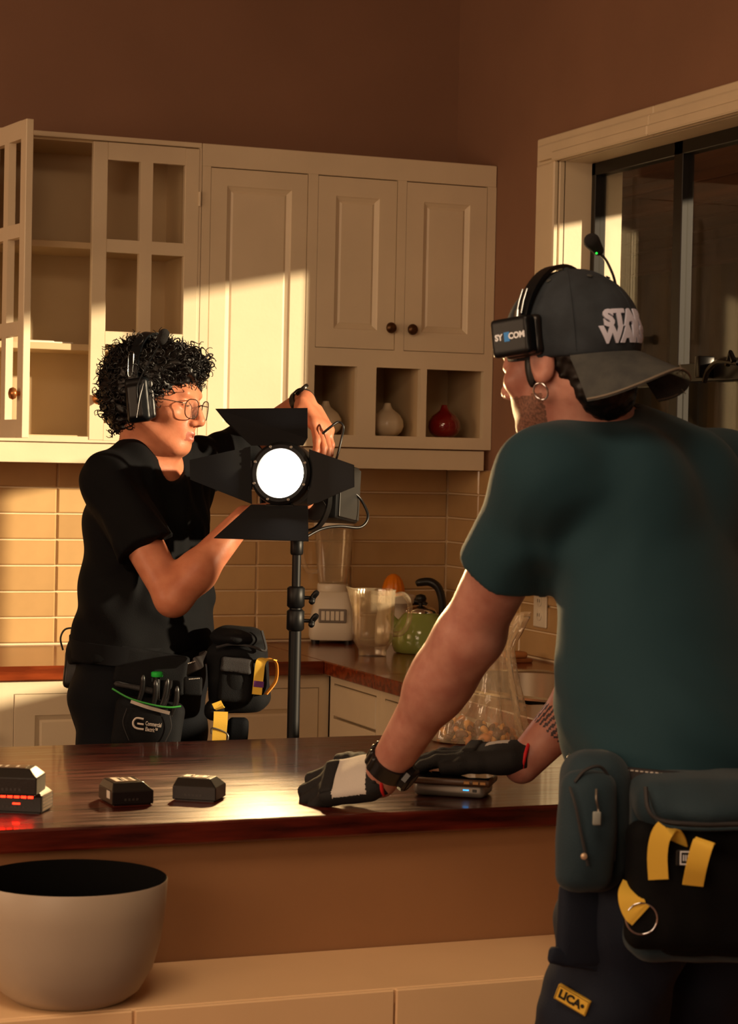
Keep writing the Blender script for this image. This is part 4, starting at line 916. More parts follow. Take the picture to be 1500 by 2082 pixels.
# ------------------------------------------------------------------ the curly-haired man's gear
NYL = mat('black_nylon', (8, 10, 14), .8, bump=.5, bscale=700, spec=.25); NYL2 = mat('grey_nylon', (44, 44, 46), .7, bump=.5, bscale=700)
YEL = mat('yellow_webbing', (222, 182, 66), .7, bump=.3, bscale=900, sss=0); SILV = mat('silver_print', (214, 206, 196), .45); GRN = mat('green_piping', (52, 150, 58), .6)
WEBD = mat('dark_webbing', (8, 9, 13), .85, spec=.2)
def q_(x, y, t): return px(x, y, t)
PT = 4.49                                   # front of the pouch on the near hip
NF = nrm(-DH+RH*.25)
tp = thing('tool_pouch', 'black tool pouch with pliers, green edging and white lettering on the hip', 'tool pouch', q_(300, 1500, 4.55))
def soft(name, corners, th, m, parent, t, r=.008, h=.004, bulge=0, k=.01):
    """padded panel from four pixel corners (tl, tr, br, bl)"""
    P = [q_(x, y, t) for x, y in corners]; X = nrm((P[1]-P[0])+(P[2]-P[3])); Y = nrm((P[0]-P[3])+(P[1]-P[2])); N = nrm(np.cross(X, Y)); Y = np.cross(N, X); c = sum(P)/4
    hx_ = (np.linalg.norm(P[1]-P[0])+np.linalg.norm(P[2]-P[3]))/4; hy_ = (np.linalg.norm(P[0]-P[3])+np.linalg.norm(P[1]-P[2]))/4
    s = S(); s.rbox(c, A(hx_, hy_, th/2), (X, Y, N), min(r, th/2*.98), .01)
    if bulge: s.ell(c+N*th*.2, A(hx_*.8, hy_*.85, th/2+bulge), (X, Y, N), .02)
    s.disp(lambda p: .0012*fnoise(p, 45, 9))
    return obj(name, s.mesh(h), m, parent, 180), (c, X, Y, N)
back, _ = soft('back_panel', [(240, 1306), (388, 1338), (374, 1412), (232, 1390)], .022, NYL, tp, PT+.05)
lo, fr1 = soft('pocket', [(228, 1402), (372, 1440), (366, 1530), (236, 1526)], .055, NYL, tp, PT+.035, .02, bulge=.008)
hi_, _ = soft('upper_flap', [(232, 1382), (322, 1402), (318, 1412), (230, 1396)], .02, NYL2, tp, PT+.03)
fq = PT-.004
obj('piping', tube(spline([q_(228, 1400, fq+.005), q_(262, 1419, fq-.004), q_(305, 1432, fq-.004), q_(342, 1438, fq-.002), q_(368, 1436, fq+.004)], 6), .0022, 6), GRN, tp, 60)
obj('piping', ribbon(spline([q_(266, 1426, fq-.004), q_(300, 1438, fq-.007), q_(345, 1450, fq-.004)], 6), nrm(ZU+RH*.25), .007, .003), mat('reflective_tape', (170, 160, 150), .3, metal=.4), tp)
obj('seam', tube(spline([q_(258, 1440, fq-.004), q_(250, 1470, fq-.006), q_(262, 1505, fq-.004)], 6), .0012, 6), NYL2, tp, 60); obj('seam', tube(spline([q_(345, 1455, fq-.003), q_(348, 1480, fq-.004), q_(335, 1510, fq-.003)], 6), .0012, 6), NYL2, tp, 60)
tfr = frame(q_(0, 0, 1), RH, Z=NF)
def tx(s_, x, y, size, m, parent, t, nn, xd=None, **kw):
    z_ = nrm(nn); xd = RH if xd is None else xd; xd = nrm(xd-z_*(xd@z_)); return obj('lettering', text(s_, size, (q_(x, y, t), xd, np.cross(z_, xd), z_), **kw), m, parent)
ND = nrm(-DH+RH*.1); XD = nrm(RH-ZU*.13)
tx('Commercial', 312, 1473, .0125, SILV, lo, fq-.012, ND, XD, bold=.0002, sx=.55); tx('Electric™', 308, 1484, .0125, SILV, lo, fq-.012, ND, XD, bold=.0002, sx=.53)
ring_ = [q_(292, 1462, fq-.011), q_(278, 1460, fq-.011), q_(271, 1467, fq-.011), q_(272, 1476, fq-.011), q_(279, 1481, fq-.011), q_(292, 1483, fq-.011)]
obj('emblem', join(ribbon(spline(ring_, 6), ND*0+np.cross(nrm(RH), ND), .0001+.0045, .001) if False else tube(spline(ring_, 6), .0024, 6), tube([q_(279, 1471, fq-.011), q_(292, 1473, fq-.011)], .0022, 6)), SILV, lo, 60)
for i, (x0, y0, x1, y1, r) in enumerate([(282, 1412, 291, 1372, .0058), (311, 1425, 316, 1382, .0065), (325, 1428, 341, 1380, .006), (352, 1432, 360, 1395, .006)]):
    t_ = thing('hand_tool', ['pliers handle leaning out of the hip pouch, leftmost', 'thick-handled pliers in the middle of the hip pouch', 'curved black plier handles beside the middle pliers in the pouch', 'short dark tool handle at the right end of the pouch'][i], 'tool', q_(x0, y0+30, PT+.012), 'tools in the hip pouch')
    a, b = q_(x0-3, y0+22, PT+.010), q_(x1, y1, PT+.004)
    obj('handle', tube(spline([a, (a+b)/2+RH*.004, b], 5), list(np.interp(np.linspace(0, 1, 11), [0, .6, .92, 1], [r*.8, r, r*.9, r*.4])), 10), mat('black_rubber', (24, 24, 25), .3), t_, 60)
    if i == 2:
        b2 = q_(348, 1383, PT+.006); obj('handle', tube(spline([a+RH*.004, (a+b2)/2+RH*.008, b2], 5), list(np.linspace(r*.7, r*.6, 11)), 10), MATS['black_rubber'], t_, 60)
    obj('jaw', tube([a, a-ZU*.03], [r*.8, .003], 8), GREYM, t_, 50)
gm = thing('marker', 'bright green capped marker standing in the hip pouch', 'marker', q_(318, 1405, PT+.02)); obj('barrel', tube([q_(317, 1420, PT+.028), q_(319, 1376, PT+.026)], .008, 12), BLACKPL, gm, 50); obj('cap', lathe([(.0115, 0), (.0125, .002), (.0125, .009), (.010, .011)], 18, q_(319, 1376, PT+.026)), mat('green_plastic', (40, 190, 70), .35), gm, 50)
# belt of the curly-haired man
bt = thing('belt', 'black work belt with an eyelet tongue around the waist of the curly-haired man', 'belt', hp1+ZU*.06)
pts = [hp1+ZU*(.075-.01*math.cos(a))+L1*.178*math.sin(a)+F1*.142*math.cos(a) for a in np.linspace(0, 2*math.pi, 49)]
obj('strap', ribbon(pts, ZU, .042, .005), WEBD, bt, 60)
obj('tongue', ribbon(spline([q_(382, 1362, 4.50), q_(396, 1352, 4.48), q_(410, 1342, 4.48), q_(414, 1336, 4.50), q_(404, 1340, 4.52)], 5), nrm(ZU+RH*.4), .028, .004), mat('belt_leather', (28, 24, 24), .5), bt, 60)
obj('stitching', join(*[tube([q_(382+i*3.3, 1349-i*.95, 4.478), q_(384+i*3.3, 1348.5-i*.95, 4.478)], .0010, 5) for i in range(9)], *[tube([q_(384+i*3.3, 1381-i*.3, 4.484), q_(386+i*3.3, 1381-i*.3, 4.484)], .0010, 5) for i in range(7)]), SILV, bt)
obj('side_pocket', place(box(-.02, .02, -.02, .02, -.006, .006, .005, 2), frame(q_(392, 1395, 4.51), RH, Z=-DH)), NYL, bt, 60)
# shoulder bag at his far hip
BT = 4.56
bg = thing('camera_assistant_bag', 'black nylon hip bag with yellow tape loops hanging at his far side', 'bag', q_(470, 1500, BT))
main, mf = soft('bag_body', [(425, 1300), (545, 1300), (545, 1440), (425, 1455)], .13, NYL, bg, BT+.06, .03, bulge=.006)
lid, _ = soft('lid', [(428, 1272), (535, 1278), (545, 1318), (425, 1312)], .12, NYL, bg, BT+.055, .035, bulge=.008)
obj('lid_edge', tube(spline([q_(440, 1316, BT-.014), q_(470, 1310, BT-.02), q_(510, 1314, BT-.02), q_(540, 1322, BT-.012), q_(532, 1282, BT-.008)], 6), .003, 6), NYL2, bg, 60)
pk, _ = soft('front_pocket', [(448, 1330), (514, 1338), (512, 1430), (440, 1428)], .04, NYL, bg, BT-.012, .012)
soft('pocket_flap', [(448, 1332), (514, 1342), (510, 1372), (448, 1366)], .014, NYL2, bg, BT-.036, .005)
soft('lower_pouch', [(410, 1420), (460, 1428), (470, 1468), (420, 1462)], .05, NYL, bg, BT-.0, .02)
lp1 = [q_(522, 1412, BT-.035), q_(526, 1375, BT-.04), q_(530, 1347, BT-.045), q_(540, 1340, BT-.03), q_(556, 1342, BT-.01), q_(563, 1356, BT+.0), q_(560, 1385, BT+.0), q_(540, 1412, BT-.01)]
tapel = obj('yellow_loop', ribbon(spline(lp1[:5], 6), nrm(RH-ZU*.1), .021, .002), YEL, bg, 60); obj('yellow_loop', ribbon(spline(lp1[3:], 6), nrm(-DH+RH*.3), .020, .002), mat('orange_webbing', (214, 138, 40), .7), bg, 60)
obj('purple_band', ribbon([q_(525.2, 1397, BT-.0382), q_(525.8, 1391, BT-.0392), q_(526.4, 1385, BT-.0402)], nrm(RH-ZU*.1), .0216, .0028), mat('purple_print', (92, 40, 110), .6), tapel)
obj('yellow_strap', ribbon(spline([q_(440, 1428, BT-.03), q_(444, 1436, BT-.035), q_(448, 1441, BT-.03)], 4), nrm(RH), .021, .002), YEL, bg, 60)
obj('yellow_strap', ribbon(spline([q_(449, 1447, BT-.03), q_(448, 1470, BT-.034), q_(446, 1492, BT-.03), q_(445, 1512, BT-.03)], 5), nrm(RH), .030, .002), YEL, bg, 60)
soft('hanging_cloth', [(462, 1455), (500, 1460), (508, 1520), (460, 1520)], .03, PANT1, bg, BT+.03, .012)
obj('clip', join(tube(spline([q_(430, 1492, BT-.03), q_(432, 1480, BT-.035), q_(462, 1492, BT-.03), q_(462, 1510, BT-.03)], 4), .002, 6)), GREYM, bg, 60)
# walkie-talkie at his back
wk = thing('walkie_talkie', 'black radio pack clipped to the back of the belt', 'radio', q_(145, 1400, 4.72))
soft('case', [(120, 1318), (165, 1322), (172, 1400), (142, 1398)], .045, BLACKPL, wk, 4.72, .012)
obj('cable', tube(spline([q_(128, 1322, 4.70), q_(123, 1298, 4.70), q_(132, 1280, 4.70), q_(152, 1277, 4.70), q_(172, 1281, 4.69)], 7), .0022, 8), BLACKPL, wk, 60)
# ================================================================== man in the backward cap leaning on the island
m2 = thing('person', 'man in a backward grey cap and dark teal shirt leaning on the island', 'person', tuple(A(*px(1310, 1800, 2.98)[:2], 0)))
SK2 = skin('fair_skin', (180, 130, 114), (162, 108, 94)); STUB = mat('stubbled_skin', (136, 94, 78), .6, color2=(88, 62, 52), vscale=260)
TEE2 = mat('teal_tshirt', (4, 46, 57), .85, bump=.25, bscale=500, sheen=.05); PANT2 = mat('navy_work_trousers', (6, 20, 40), .85, bump=.35, bscale=400, var=.2, vscale=6)
phi = math.radians(45); F2 = nrm(-RH*math.cos(phi)+DH*math.sin(phi)); L2 = nrm(np.cross(ZU, F2)); f32 = (L2, F2, ZU)
ph_ = math.radians(40); hf2 = head_frame(px(1152, 730, 3.14), -RH*math.cos(ph_)+DH*math.sin(ph_), .12, -.03)
sl2 = px(1108, 985, 3.06); sr2 = px(1470, 985, 3.36); el2 = px(954, 1290, 3.21); wl2 = px(772, 1586, 3.39); er2 = px(1268, 1330, 3.56); wr2 = px(1060, 1556, 3.53)
ch2 = px(1302, 1085, 3.17); be2 = px(1352, 1320, 3.08); hp2 = px(1392, 1640, 3.00); nk2 = px(1205, 890, 3.19)
def torso2(s, i):
    up = nrm(ch2-be2); Fa = nrm(F2-up*(F2@up)); La = np.cross(up, Fa); g = (La, Fa, up)
    s.ell(ch2, A(.172+i, .118+i, .21), g, .03); s.ell(be2, A(.158+i, .116+i, .20), g, .06); s.ell(hp2+ZU*.06, A(.162+i, .125+i, .15), f32, .06)
    s.ell(ch2-F2*.035+L2*.07+ZU*.05, A(.075+i, .08+i, .11), f32, .04); s.ell(ch2-F2*.035-L2*.07+ZU*.05, A(.075+i, .08+i, .11), f32, .04)
    s.cap(sl2-L2*.02, sr2+L2*.02, .062+i, .062+i, .05); s.cap(nk2-ZU*.02, sl2+ZU*.01, .058+i, .050+i, .05); s.cap(nk2-ZU*.02, sr2+ZU*.01, .058+i, .050+i, .05)
hdL = (wl2+A(0, 0, -.012), nrm(-RH*.88+DH*.34-ZU*.20), nrm(ZU*.80-DH*.58-RH*.2), nrm(DH*.75+ZU*.6)); cuL = [(.35, .80, .55), (.38, .85, .55), (.40, .88, .55), (.42, .88, .55)]
hdR = (wr2+A(0, 0, -.002), nrm(-RH*.95+DH*.25-ZU*.05), nrm(ZU-DH*.10), nrm(-DH-RH*.1)); cuR = [(.04, .28, .25), (.02, .28, .25), (.02, .28, .25), (.04, .30, .28)]
thL = (.62, .72, -.25); thR = (.95, .22, .0)
hdL = settle(hdL, cuL, thL, .9005); hdR = settle(hdR, cuR, thR, .9385)
s = S(); torso2(s, -.006); head_prims(s, hf2)
s.cap(H(hf2, 0, -.03, -.04), nk2-ZU*.02, .060, .070, .02); s.cap(H(hf2, 0, .01, -.07), nk2+F2*.04-ZU*.03, .045, .055, .03)
fa = nrm(wl2-el2)
s.cap(sl2, el2, .054, .046, .03); s.ell(el2+fa*.05, A(.046, .049, .085), (np.cross(fa, ZU), np.cross(fa, np.cross(fa, ZU)), fa), .03); s.cap(el2, el2+fa*.12, .043, .045, .02); s.cap(el2+fa*.10, wl2, .043, .029, .03)
s.ell(el2-F2*.012+RH*.006, A(.038, .038, .038), None, .02)
fb = nrm(wr2-er2)
s.cap(sr2, er2, .056, .046, .03); s.cap(er2, er2+fb*.09, .044, .047, .02); s.cap(er2+fb*.09, wr2, .046, .031, .03)
hand_prims(s, *hdL, cuL, -.001, thumb=thL); hand_prims(s, *hdR, cuR, -.001, thumb=thR)
vf = s.mesh(.0034)
def p2(c):
    q = np.stack([(c-hf2[0])@hf2[k] for k in (1, 2, 3)], 1); lim = -.052-.55*np.clip(.05-q[:, 1], 0, .06)*-1*0
    m_ = ((q[:, 2] < -.050) & (q[:, 2] > -.125) & (q[:, 1] > .0-.25*(q[:, 2]+.05))).astype(int)
    w = c-er2; t = w@fb; r = w-np.outer(t, fb); ring = (np.linalg.norm(r, axis=1) < .06) & (t > .150) & (t < .188)      # tattooed bars round the forearm
    u1 = nrm(np.cross(fb, ZU)); a = np.arctan2(r@u1, r@np.cross(fb, u1)); m_[ring & (np.sin(a*26+t*60) > -.15)] = 2
    return m_
obj('body', paint(vf, p2), [SK2, STUB, mat('tattoo_ink', (58, 46, 48), .6)], m2, 180)
# short dark hair under the cap
s = S(); s.ell(H(hf2, 0, -.018, .02), A(.0775, .097, .085), hf2[1:], .02); s.ell(H(hf2, 0, -.065, -.055), A(.056, .036, .046), hf2[1:], .04)
s.ell(H(hf2, 0, .075, -.04), A(.090, .085, .10), hf2[1:], .012, 's'); s.ell(H(hf2, .085, -.008, -.03), A(.03, .022, .045), hf2[1:], .008, 's'); s.disp(lambda p: .0016*fnoise(p, 260, 4))
obj('hair', s.mesh(.0035), HAIRM, m2, 180)
obj('sideburn', S().ell(H(hf2, .0715, .016, -.012), A(.006, .010, .030), hf2[1:]).mesh(.002), HAIRM, m2, 180)
obj('eyebrow', tube([H(hf2, .012, .0945, .018), H(hf2, .028, .0915, .0225), H(hf2, .042, .078, .019)], [.003, .0036, .002], 8, up=hf2[2], flat=.6), HAIRM, m2, 60)
# t-shirt
s = S(); torso2(s, .008); s.ell(be2-ZU*.08+F2*.01, A(.170, .132, .17), f32, .06)
s.half(hp2+ZU*.045, -ZU-F2*.05, .008)
s.sub(sleeve(sl2+ZU*.004, el2, .066, .070, .165, .061), .04); s.sub(sleeve(sr2+ZU*.004, er2, .074, .078, .165, .066), .04)
def fold2(p):
    low = np.clip(1-(p[:, 2]-1.05)/.2, 0, 1); arm = np.exp(-(np.linalg.norm(p-(sl2-ZU*.12-L2*.06), axis=1)/.13)**2)
    return fold(p, ZU*.8+RH*.6, 52, .0034, 21)*low+fold(p, ZU*.5-RH*.8, 60, .0032, 17)*arm+fold(p, ZU+RH*.3, 24, .0016, 14)
s.disp(fold2)
s.cap(nk2+ZU*.06-F2*.0+hf2[2]*.015, nk2+ZU*.018+hf2[2]*.008, .074, .076, .006, 's')
obj('tshirt', s.mesh(.005), TEE2, m2, 180)
# trousers and boots
def legs(s, i):
    s.ell(hp2+ZU*.02, A(.165+i, .128+i, .14), f32, .03); s.ell(hp2-F2*.05-ZU*.04, A(.15+i, .10+i, .12), f32, .05)
    for e in (-1, 1):
        kn = hp2+L2*e*.115+F2*.11-ZU*.48; an = hp2+L2*e*.125+F2*.08-ZU*.90; s.cap(hp2+L2*e*.088-ZU*.06, kn, .102+i, .076+i, .05); s.cap(kn, an, .078+i, .070+i, .03)
s = S(); legs(s, 0); s.disp(lambda p: fold(p, ZU+L2*.3, 36, .0035, 6)+fold(p, ZU*.6+RH*.6, 70, .0016, 16))
obj('trousers', s.mesh(.006), PANT2, m2, 180)
for e in (-1, 1):
    an = hp2+L2*e*.125+F2*.08; an[2] = 0; s = S(); s.cap(an+ZU*.045-F2*.05, an+ZU*.04+F2*.14, .048, .042, .02, flat=ZU, fs=.85); s.cap(an+ZU*.05-F2*.03, an+ZU*.16-F2*.03, .052, .056, .03); s.half(A(0, 0, .001), -ZU)
    obj('boot', s.mesh(.008), BLACKPL, m2, 180)
# sewn patch on the thigh pocket
def surf(s, p, d, n=40):
    """march from p along d to the surface of s"""
    q = np.array(p, float); d = nrm(q-CAM)
    for _ in range(n): q = q+d*max(-.02, min(.02, s.ev(q[None])[0]))*.8
    return q
sl_ = S(); legs(sl_, 0)
c0 = surf(sl_, px(1165, 2032, 2.6), VD); c1 = surf(sl_, px(1195, 2040, 2.6), VD); cu_ = surf(sl_, px(1168, 2010, 2.6), VD)
pn_ = nrm(c0-(hp2+L2*.11+F2*.04+A(0, 0, c0[2]-hp2[2]))*A(1, 1, 1)); pn_ = nrm(np.cross(c1-c0, cu_-c0)); pn_ = pn_ if pn_@VD < 0 else -pn_
pX = nrm(RH-ZU*.30); pX = nrm(pX-pn_*(pX@pn_)); pfr = (c0+pn_*.004, pX, np.cross(pn_, pX), pn_)
pa = obj('patch', place(box(-.0255, .0255, -.0115, .0115, -.006, .001, .0008), pfr), YEL, m2)
obj('lettering', text('LICA•', .0165, (c0+pn_*.0053, pfr[1], pfr[2], pn_), bold=.0007), mat('black_thread', (22, 20, 16), .8), pa)
obj('stitch', tube([pfr[0]+pfr[1]*x*.024+pfr[2]*y*.0102+pn_*.0013 for x, y in ((-1, -1), (1, -1), (1, 1), (-1, 1), (-1, -1))], .0006, 5), mat('dark_yellow_thread', (120, 90, 20), .8), pa)
# cargo pocket on the thigh
def softw(name, c, X, Y, hx_, hy_, th, m, parent, r=.01, h=.004, bulge=0, seed=9, am=.0012):
    X = nrm(X); N = nrm(np.cross(X, Y)); Y = np.cross(N, X); s = S(); s.rbox(c, A(hx_, hy_, th/2), (X, Y, N), min(r, th/2*.98), .01)
    if bulge: s.ell(c+N*th*.2, A(hx_*.85, hy_*.88, th/2+bulge), (X, Y, N), .02)
    s.disp(lambda p: am*fnoise(p, 45, seed)); return obj(name, s.mesh(h), m, parent, 180)
ck = surf(sl_, px(1195, 1880, 2.6), VD); softw('cargo_pocket', ck+VD*.006, nrm(RH+DH*.25), ZU, .042, .058, .022, PANT2, m2, .009, .004, .003)
ck2 = surf(sl_, px(1200, 1958, 2.6), VD); softw('cargo_flap', ck2+VD*.004, nrm(RH+DH*.25-ZU*.22), ZU, .062, .012, .016, PANT2, m2, .006, .004)
# ---- gloves
GLB = mat('black_glove_fabric', (15, 14, 15), .8, bump=.5, bscale=500); GLG = mat('grey_glove_fabric', (186, 180, 172), .85, bump=.4, bscale=500); GLR = mat('red_glove_trim', (190, 22, 30), .7)
def glove(hd, cu, th, lab, grey):
    g = thing('work_glove', lab, 'glove', hd[0]); s = S(); W_, D_, B_, T_ = hd; D_ = nrm(D_); B_ = nrm(B_-D_*(B_@D_)); T_ = nrm(T_-D_*(T_@D_)-B_*(T_@B_))
    hand_prims(s, *hd, cu, .0026, thumb=th); s.cap(W_-D_*.012, W_+D_*.03, .034, .030, .02, flat=B_, fs=.75); s.half(W_-D_*.014, -D_, .002)
    def pf(c):
        q = c-W_; d, b, t = q@D_, q@B_, q@T_
        m_ = np.zeros(len(c), int); m_[(d > grey[0]) & (d < grey[1]) & (b > .008) & (t > grey[2]) & (t < grey[3])] = 1; return m_
    o = obj('shell', paint(s.mesh(.0023), pf), [GLB, GLG], g, 180)
    u2 = np.cross(D_, B_); pts = [W_-D_*(.010+.006*math.cos(a))+B_*.0255*math.cos(a)+u2*.034*math.sin(a) for a in np.linspace(0, 2*math.pi, 33)]
    obj('cuff_trim', tube(pts, .0032, 8, cap=False), GLR, g, 60)
    obj('knuckle_pad', S().rbox(W_+D_*.083+B_*.014, A(.013, .036, .006), (D_, T_, B_), .006).mesh(.0025), GLB, g, 180)
    obj('wrist_tab', place(box(-.012, .012, -.009, .009, -.003, .003, .002), frame(W_+D_*.006+B_*.026*.4-T_*.030, D_, Z=nrm(-T_+B_*.3))), GLG if grey[2] > -.03 else GLB, g)
    return g
glove(hdL, cuL, thL, 'black work glove with grey back and red cuff on the outstretched left hand', (.012, .072, -.05, .05))
glove(hdR, cuR, thR, 'black work glove with red piping pressing on the phone', (.02, .06, -.045, .012))
# ---- watch on the left wrist
wc2 = wl2-fa*.040; w2 = thing('wristwatch', 'chunky black sports watch on the outstretched left wrist', 'watch', wc2)
obj('strap', band(wc2, fa, .0345, .026, .005, ZU), BLACKPL, w2, 60)
wd = nrm(RH*.75-DH*.45-ZU*.1); wd = nrm(wd-fa*(wd@fa)); cf = frame(wc2+wd*.034, fa, Z=wd)
cs_ = obj('case', place(lathe([(.021, -.003), (.023, 0), (.023, .008), (.020, .012), (.001, .012)], 10), cf), BLACKPL, w2, 30); obj('face', place(box(-.011, .011, -.009, .009, .0118, .0126), cf), mat('grey_display', (96, 104, 104), .15), cs_)
for k in range(6): obj('strap_link', S().rbox(wc2-wd*.0345*math.cos(k*.42-1.05)+np.cross(fa, wd)*.0345*math.sin(k*.42-1.05), A(.014, .0055, .005), (fa, np.cross(fa, -wd*math.cos(k*.42-1.05)+np.cross(fa, wd)*math.sin(k*.42-1.05)), -wd*math.cos(k*.42-1.05)+np.cross(fa, wd)*math.sin(k*.42-1.05)), .003).mesh(.0022), BLACKPL, w2, 180)
# ---- cap worn backwards
CAPM = mat('washed_grey_cap', (42, 50, 58), .9, color2=(32, 39, 46), vscale=30, bump=.4, bscale=600); CAPB = mat('washed_grey_brim', (66, 68, 66), .9, color2=(52, 55, 56), vscale=40, bump=.4, bscale=600)
cp = thing('baseball_cap', 'faded dark grey baseball cap worn backwards with white lettering', 'cap', H(hf2, 0, -.012, .03))
CC = (0, -.014, .030); CR = (.0855, .1085, .100)
s = S(); s.ell(H(hf2, *CC), A(*CR), hf2[1:], .01); s.half(H(hf2, 0, -.014, -.002), -hf2[3]+hf2[2]*.05, .003); s.disp(lambda p: .0012*fnoise(p, 38, 2))
crown = obj('crown', s.mesh(.0035), CAPM, cp, 180)
def capp(az, el, off=0):
    """point on the crown; az 0 = back of the head, positive towards the wearer's left"""
    d = A(math.sin(az)*math.cos(el), -math.cos(az)*math.cos(el), math.sin(el)); q = A(*CC)+d*A(*CR); n = d/A(*CR); n /= np.linalg.norm(n); q = q+n*off
    return H(hf2, *q)
for k in range(6):
    az = k*math.pi/3; obj('seam', tube([capp(az, e, .0003) for e in np.linspace(-.28, 1.5, 16)], .0012, 5), CAPM, crown, 60)
    obj('eyelet', place(lathe([(.0025, 0), (.0042, .0012), (.0028, .002)], 14), frame(capp(az+.5, .95, .0005), nrm(np.cross(ZU, capp(az+.5, .95, .01)-capp(az+.5, .95))), Z=capp(az+.5, .95, .01)-capp(az+.5, .95))), CAPB, crown, 60)
obj('button', lathe([(.0065, 0), (.006, .003), (.002, .0045)], 16, capp(0, 1.57)), CAPM, crown, 60)
# brim: curved plate leaving the back of the head
V, Fq = [], []; na, nr = 25, 8
for i in range(na):
    az = -1.15+2.30*i/(na-1)
    for j in range(nr):
        r = j/(nr-1); ex_ = .070*math.cos(az*1.12)**.55*r if abs(az*1.12) < 1.5 else 0
        rx, ry = CR[0]*.985, CR[1]*.985
        x = CC[0]+math.sin(az)*(rx+ex_*.55); y = CC[1]-math.cos(az)*ry-ex_; z = -.004-.05*CC[1]*0-.50*ex_-(abs(math.sin(az))**1.6)*.058*r**1.2
        V.append((x, y, z))
v2 = [(x, y, z-.0035) for x, y, z in V]; N_ = len(V)
for i in range(na-1):
    for j in range(nr-1): a_ = i*nr+j; Fq += [(a_, a_+1, a_+nr+1, a_+nr), (N_+a_+nr, N_+a_+nr+1, N_+a_+1, N_+a_)]
for i in range(na-1): Fq += [(i*nr+nr-1, N_+i*nr+nr-1, N_+(i+1)*nr+nr-1, (i+1)*nr+nr-1)]
VW = np.array([H(hf2, *q) for q in V+v2]); br = obj('brim', (VW, Fq), CAPB, cp, 60)
ep = [H(hf2, *V[i*nr+nr-1]) for i in range(na)]
obj('frayed_edge', join(tube(ep, .0018, 6), *[tube([ep[i], ep[i]+A(*(RNG.randn(3)*.006)), ep[i]+A(*(RNG.randn(3)*.009))-ZU*.004], .0007, 5) for i in (3, 4, 10, 11, 11, 12)]), mat('frayed_thread', (112, 104, 92), .9), br, 60)
EMB = mat('white_embroidery', (196, 200, 222), .75, bump=.5, bscale=900)
for body, dz, sx in (('STAR', .0195, 1.0), ('WARS', -.0035, .98)):
    vf = text(body, .031, (A(0, 0, 0), A(1, 0, 0), A(0, 1, 0), A(0, 0, 1)), th=.0022, bold=.0018, sx=1.10*sx)
    # subdivide-free wrap: bend the outline round the crown
    bm = bmesh.new(); vs = [bm.verts.new(q) for q in vf[0]]
    for q in vf[1]:
        try: bm.faces.new([vs[i] for i in q])
        except ValueError: pass
    bmesh.ops.remove_doubles(bm, verts=bm.verts, dist=1e-5); bmesh.ops.triangulate(bm, faces=bm.faces[:])
    for _ in range(3): bmesh.ops.subdivide_edges(bm, edges=[e for e in bm.edges if e.calc_length() > .006], cuts=1); bmesh.ops.triangulate(bm, faces=bm.faces[:])
    vf = frombm(bm); v = vf[0]; out = []
    for x, y, z in v: out.append(capp(.20-x/.098, -.07+(y+dz)/.098, .001+z))
    obj('lettering', (np.array(out), vf[1]), EMB, crown)
# ---- earring
eo = thing('earring', 'small silver hoop earring in the left ear', 'earring', H(hf2, .085, -.006, -.045))
ec = H(hf2, .086, -.008, -.050); obj('hoop', tube([ec+hf2[2]*.012*math.cos(a)+hf2[3]*.012*math.sin(a)+hf2[1]*.004*math.sin(a) for a in np.linspace(0, 2*math.pi, 29)], .0016, 8, up=hf2[1], cap=False), mat('polished_silver', (210, 210, 215), .1, metal=1), eo, 60)
# ---- headset over the cap
h2 = thing('headset', 'black intercom headset over the cap with its boom microphone bent upward', 'headset', H(hf2, 0, 0, .13))
pts = []; 
for a in np.linspace(-.05, math.pi+.05, 30): pts.append(H(hf2, .0925*math.cos(a), .014-.018*math.sin(a), .040+.097*math.sin(a)))
obj('headband', ribbon(pts, hf2[2], .020, .006), HSM, h2, 60)
for e in (1, -1):
    cx_ = H(hf2, e*.098, .018, .033); s = S(); s.rbox(cx_+hf2[1]*e*.006, A(.012, .034, .028), hf2[1:], .006); cup = obj('ear_cup', s.mesh(.003), HSM, h2, 180)
    s = S(); s.rbox(cx_-hf2[1]*e*.012-hf2[2]*.004, A(.010, .034, .030), hf2[1:], .009); obj('cushion', s.mesh(.003), BLACKPL, cup, 180)
    obj('fork', join(tube([H(hf2, e*.0985, .012, .060), H(hf2, e*.0955, .012, .070)], .006, 10), *[tube([H(hf2, e*.0965, y_, .066), H(hf2, e*.0905, y_-.002, .084), H(hf2, e*.0815, y_-.004, .102)], .0018, 6) for y_ in (.007, .015)]), CHRM, h2, 60)
    if e == 1:
        n_ = hf2[1]; Xd = -hf2[2]; o_ = cx_+n_*.0183
        obj('lettering', join(text('SY', .0125, (o_+Xd*-.018, Xd, hf2[3], n_), bold=.0005), text('COM', .0125, (o_+Xd*.014, Xd, hf2[3], n_), bold=.0005)), mat('white_print', (225, 232, 240), .5), cup)
        obj('emblem', place(box(-.0048, .0048, -.0068, .0068, -.0005, .0005), (o_+Xd*-.0035, Xd, hf2[3], n_)), mat('blue_print', (40, 130, 210), .5), cup)
mt = on(1208, 498, 0, 1); t_m = 3.17
obj('boom', tube(spline([H(hf2, -.108, .02, .01), px(1276, 640, 3.20), px(1256, 595, 3.19), px(1246, 560, 3.18), px(1232, 530, 3.18), px(1218, 515, 3.18)], 7), [.0022]*36, 8), BLACKPL, h2, 60)
a_, b_ = px(1203, 491, t_m), px(1216, 509, t_m+.01); s = S(); s.cap(a_, b_, .0125, .0085, .004); mic = obj('microphone', s.mesh(.0025), FOAM, h2, 180)
obj('status_led', S().ell(px(1212.5, 515, t_m-.009), A(.0017, .0017, .0017)).mesh(.0008), mat('green_led', (30, 200, 60), .3, emit=(30, 220, 60), estr=2.5), mic, 180)
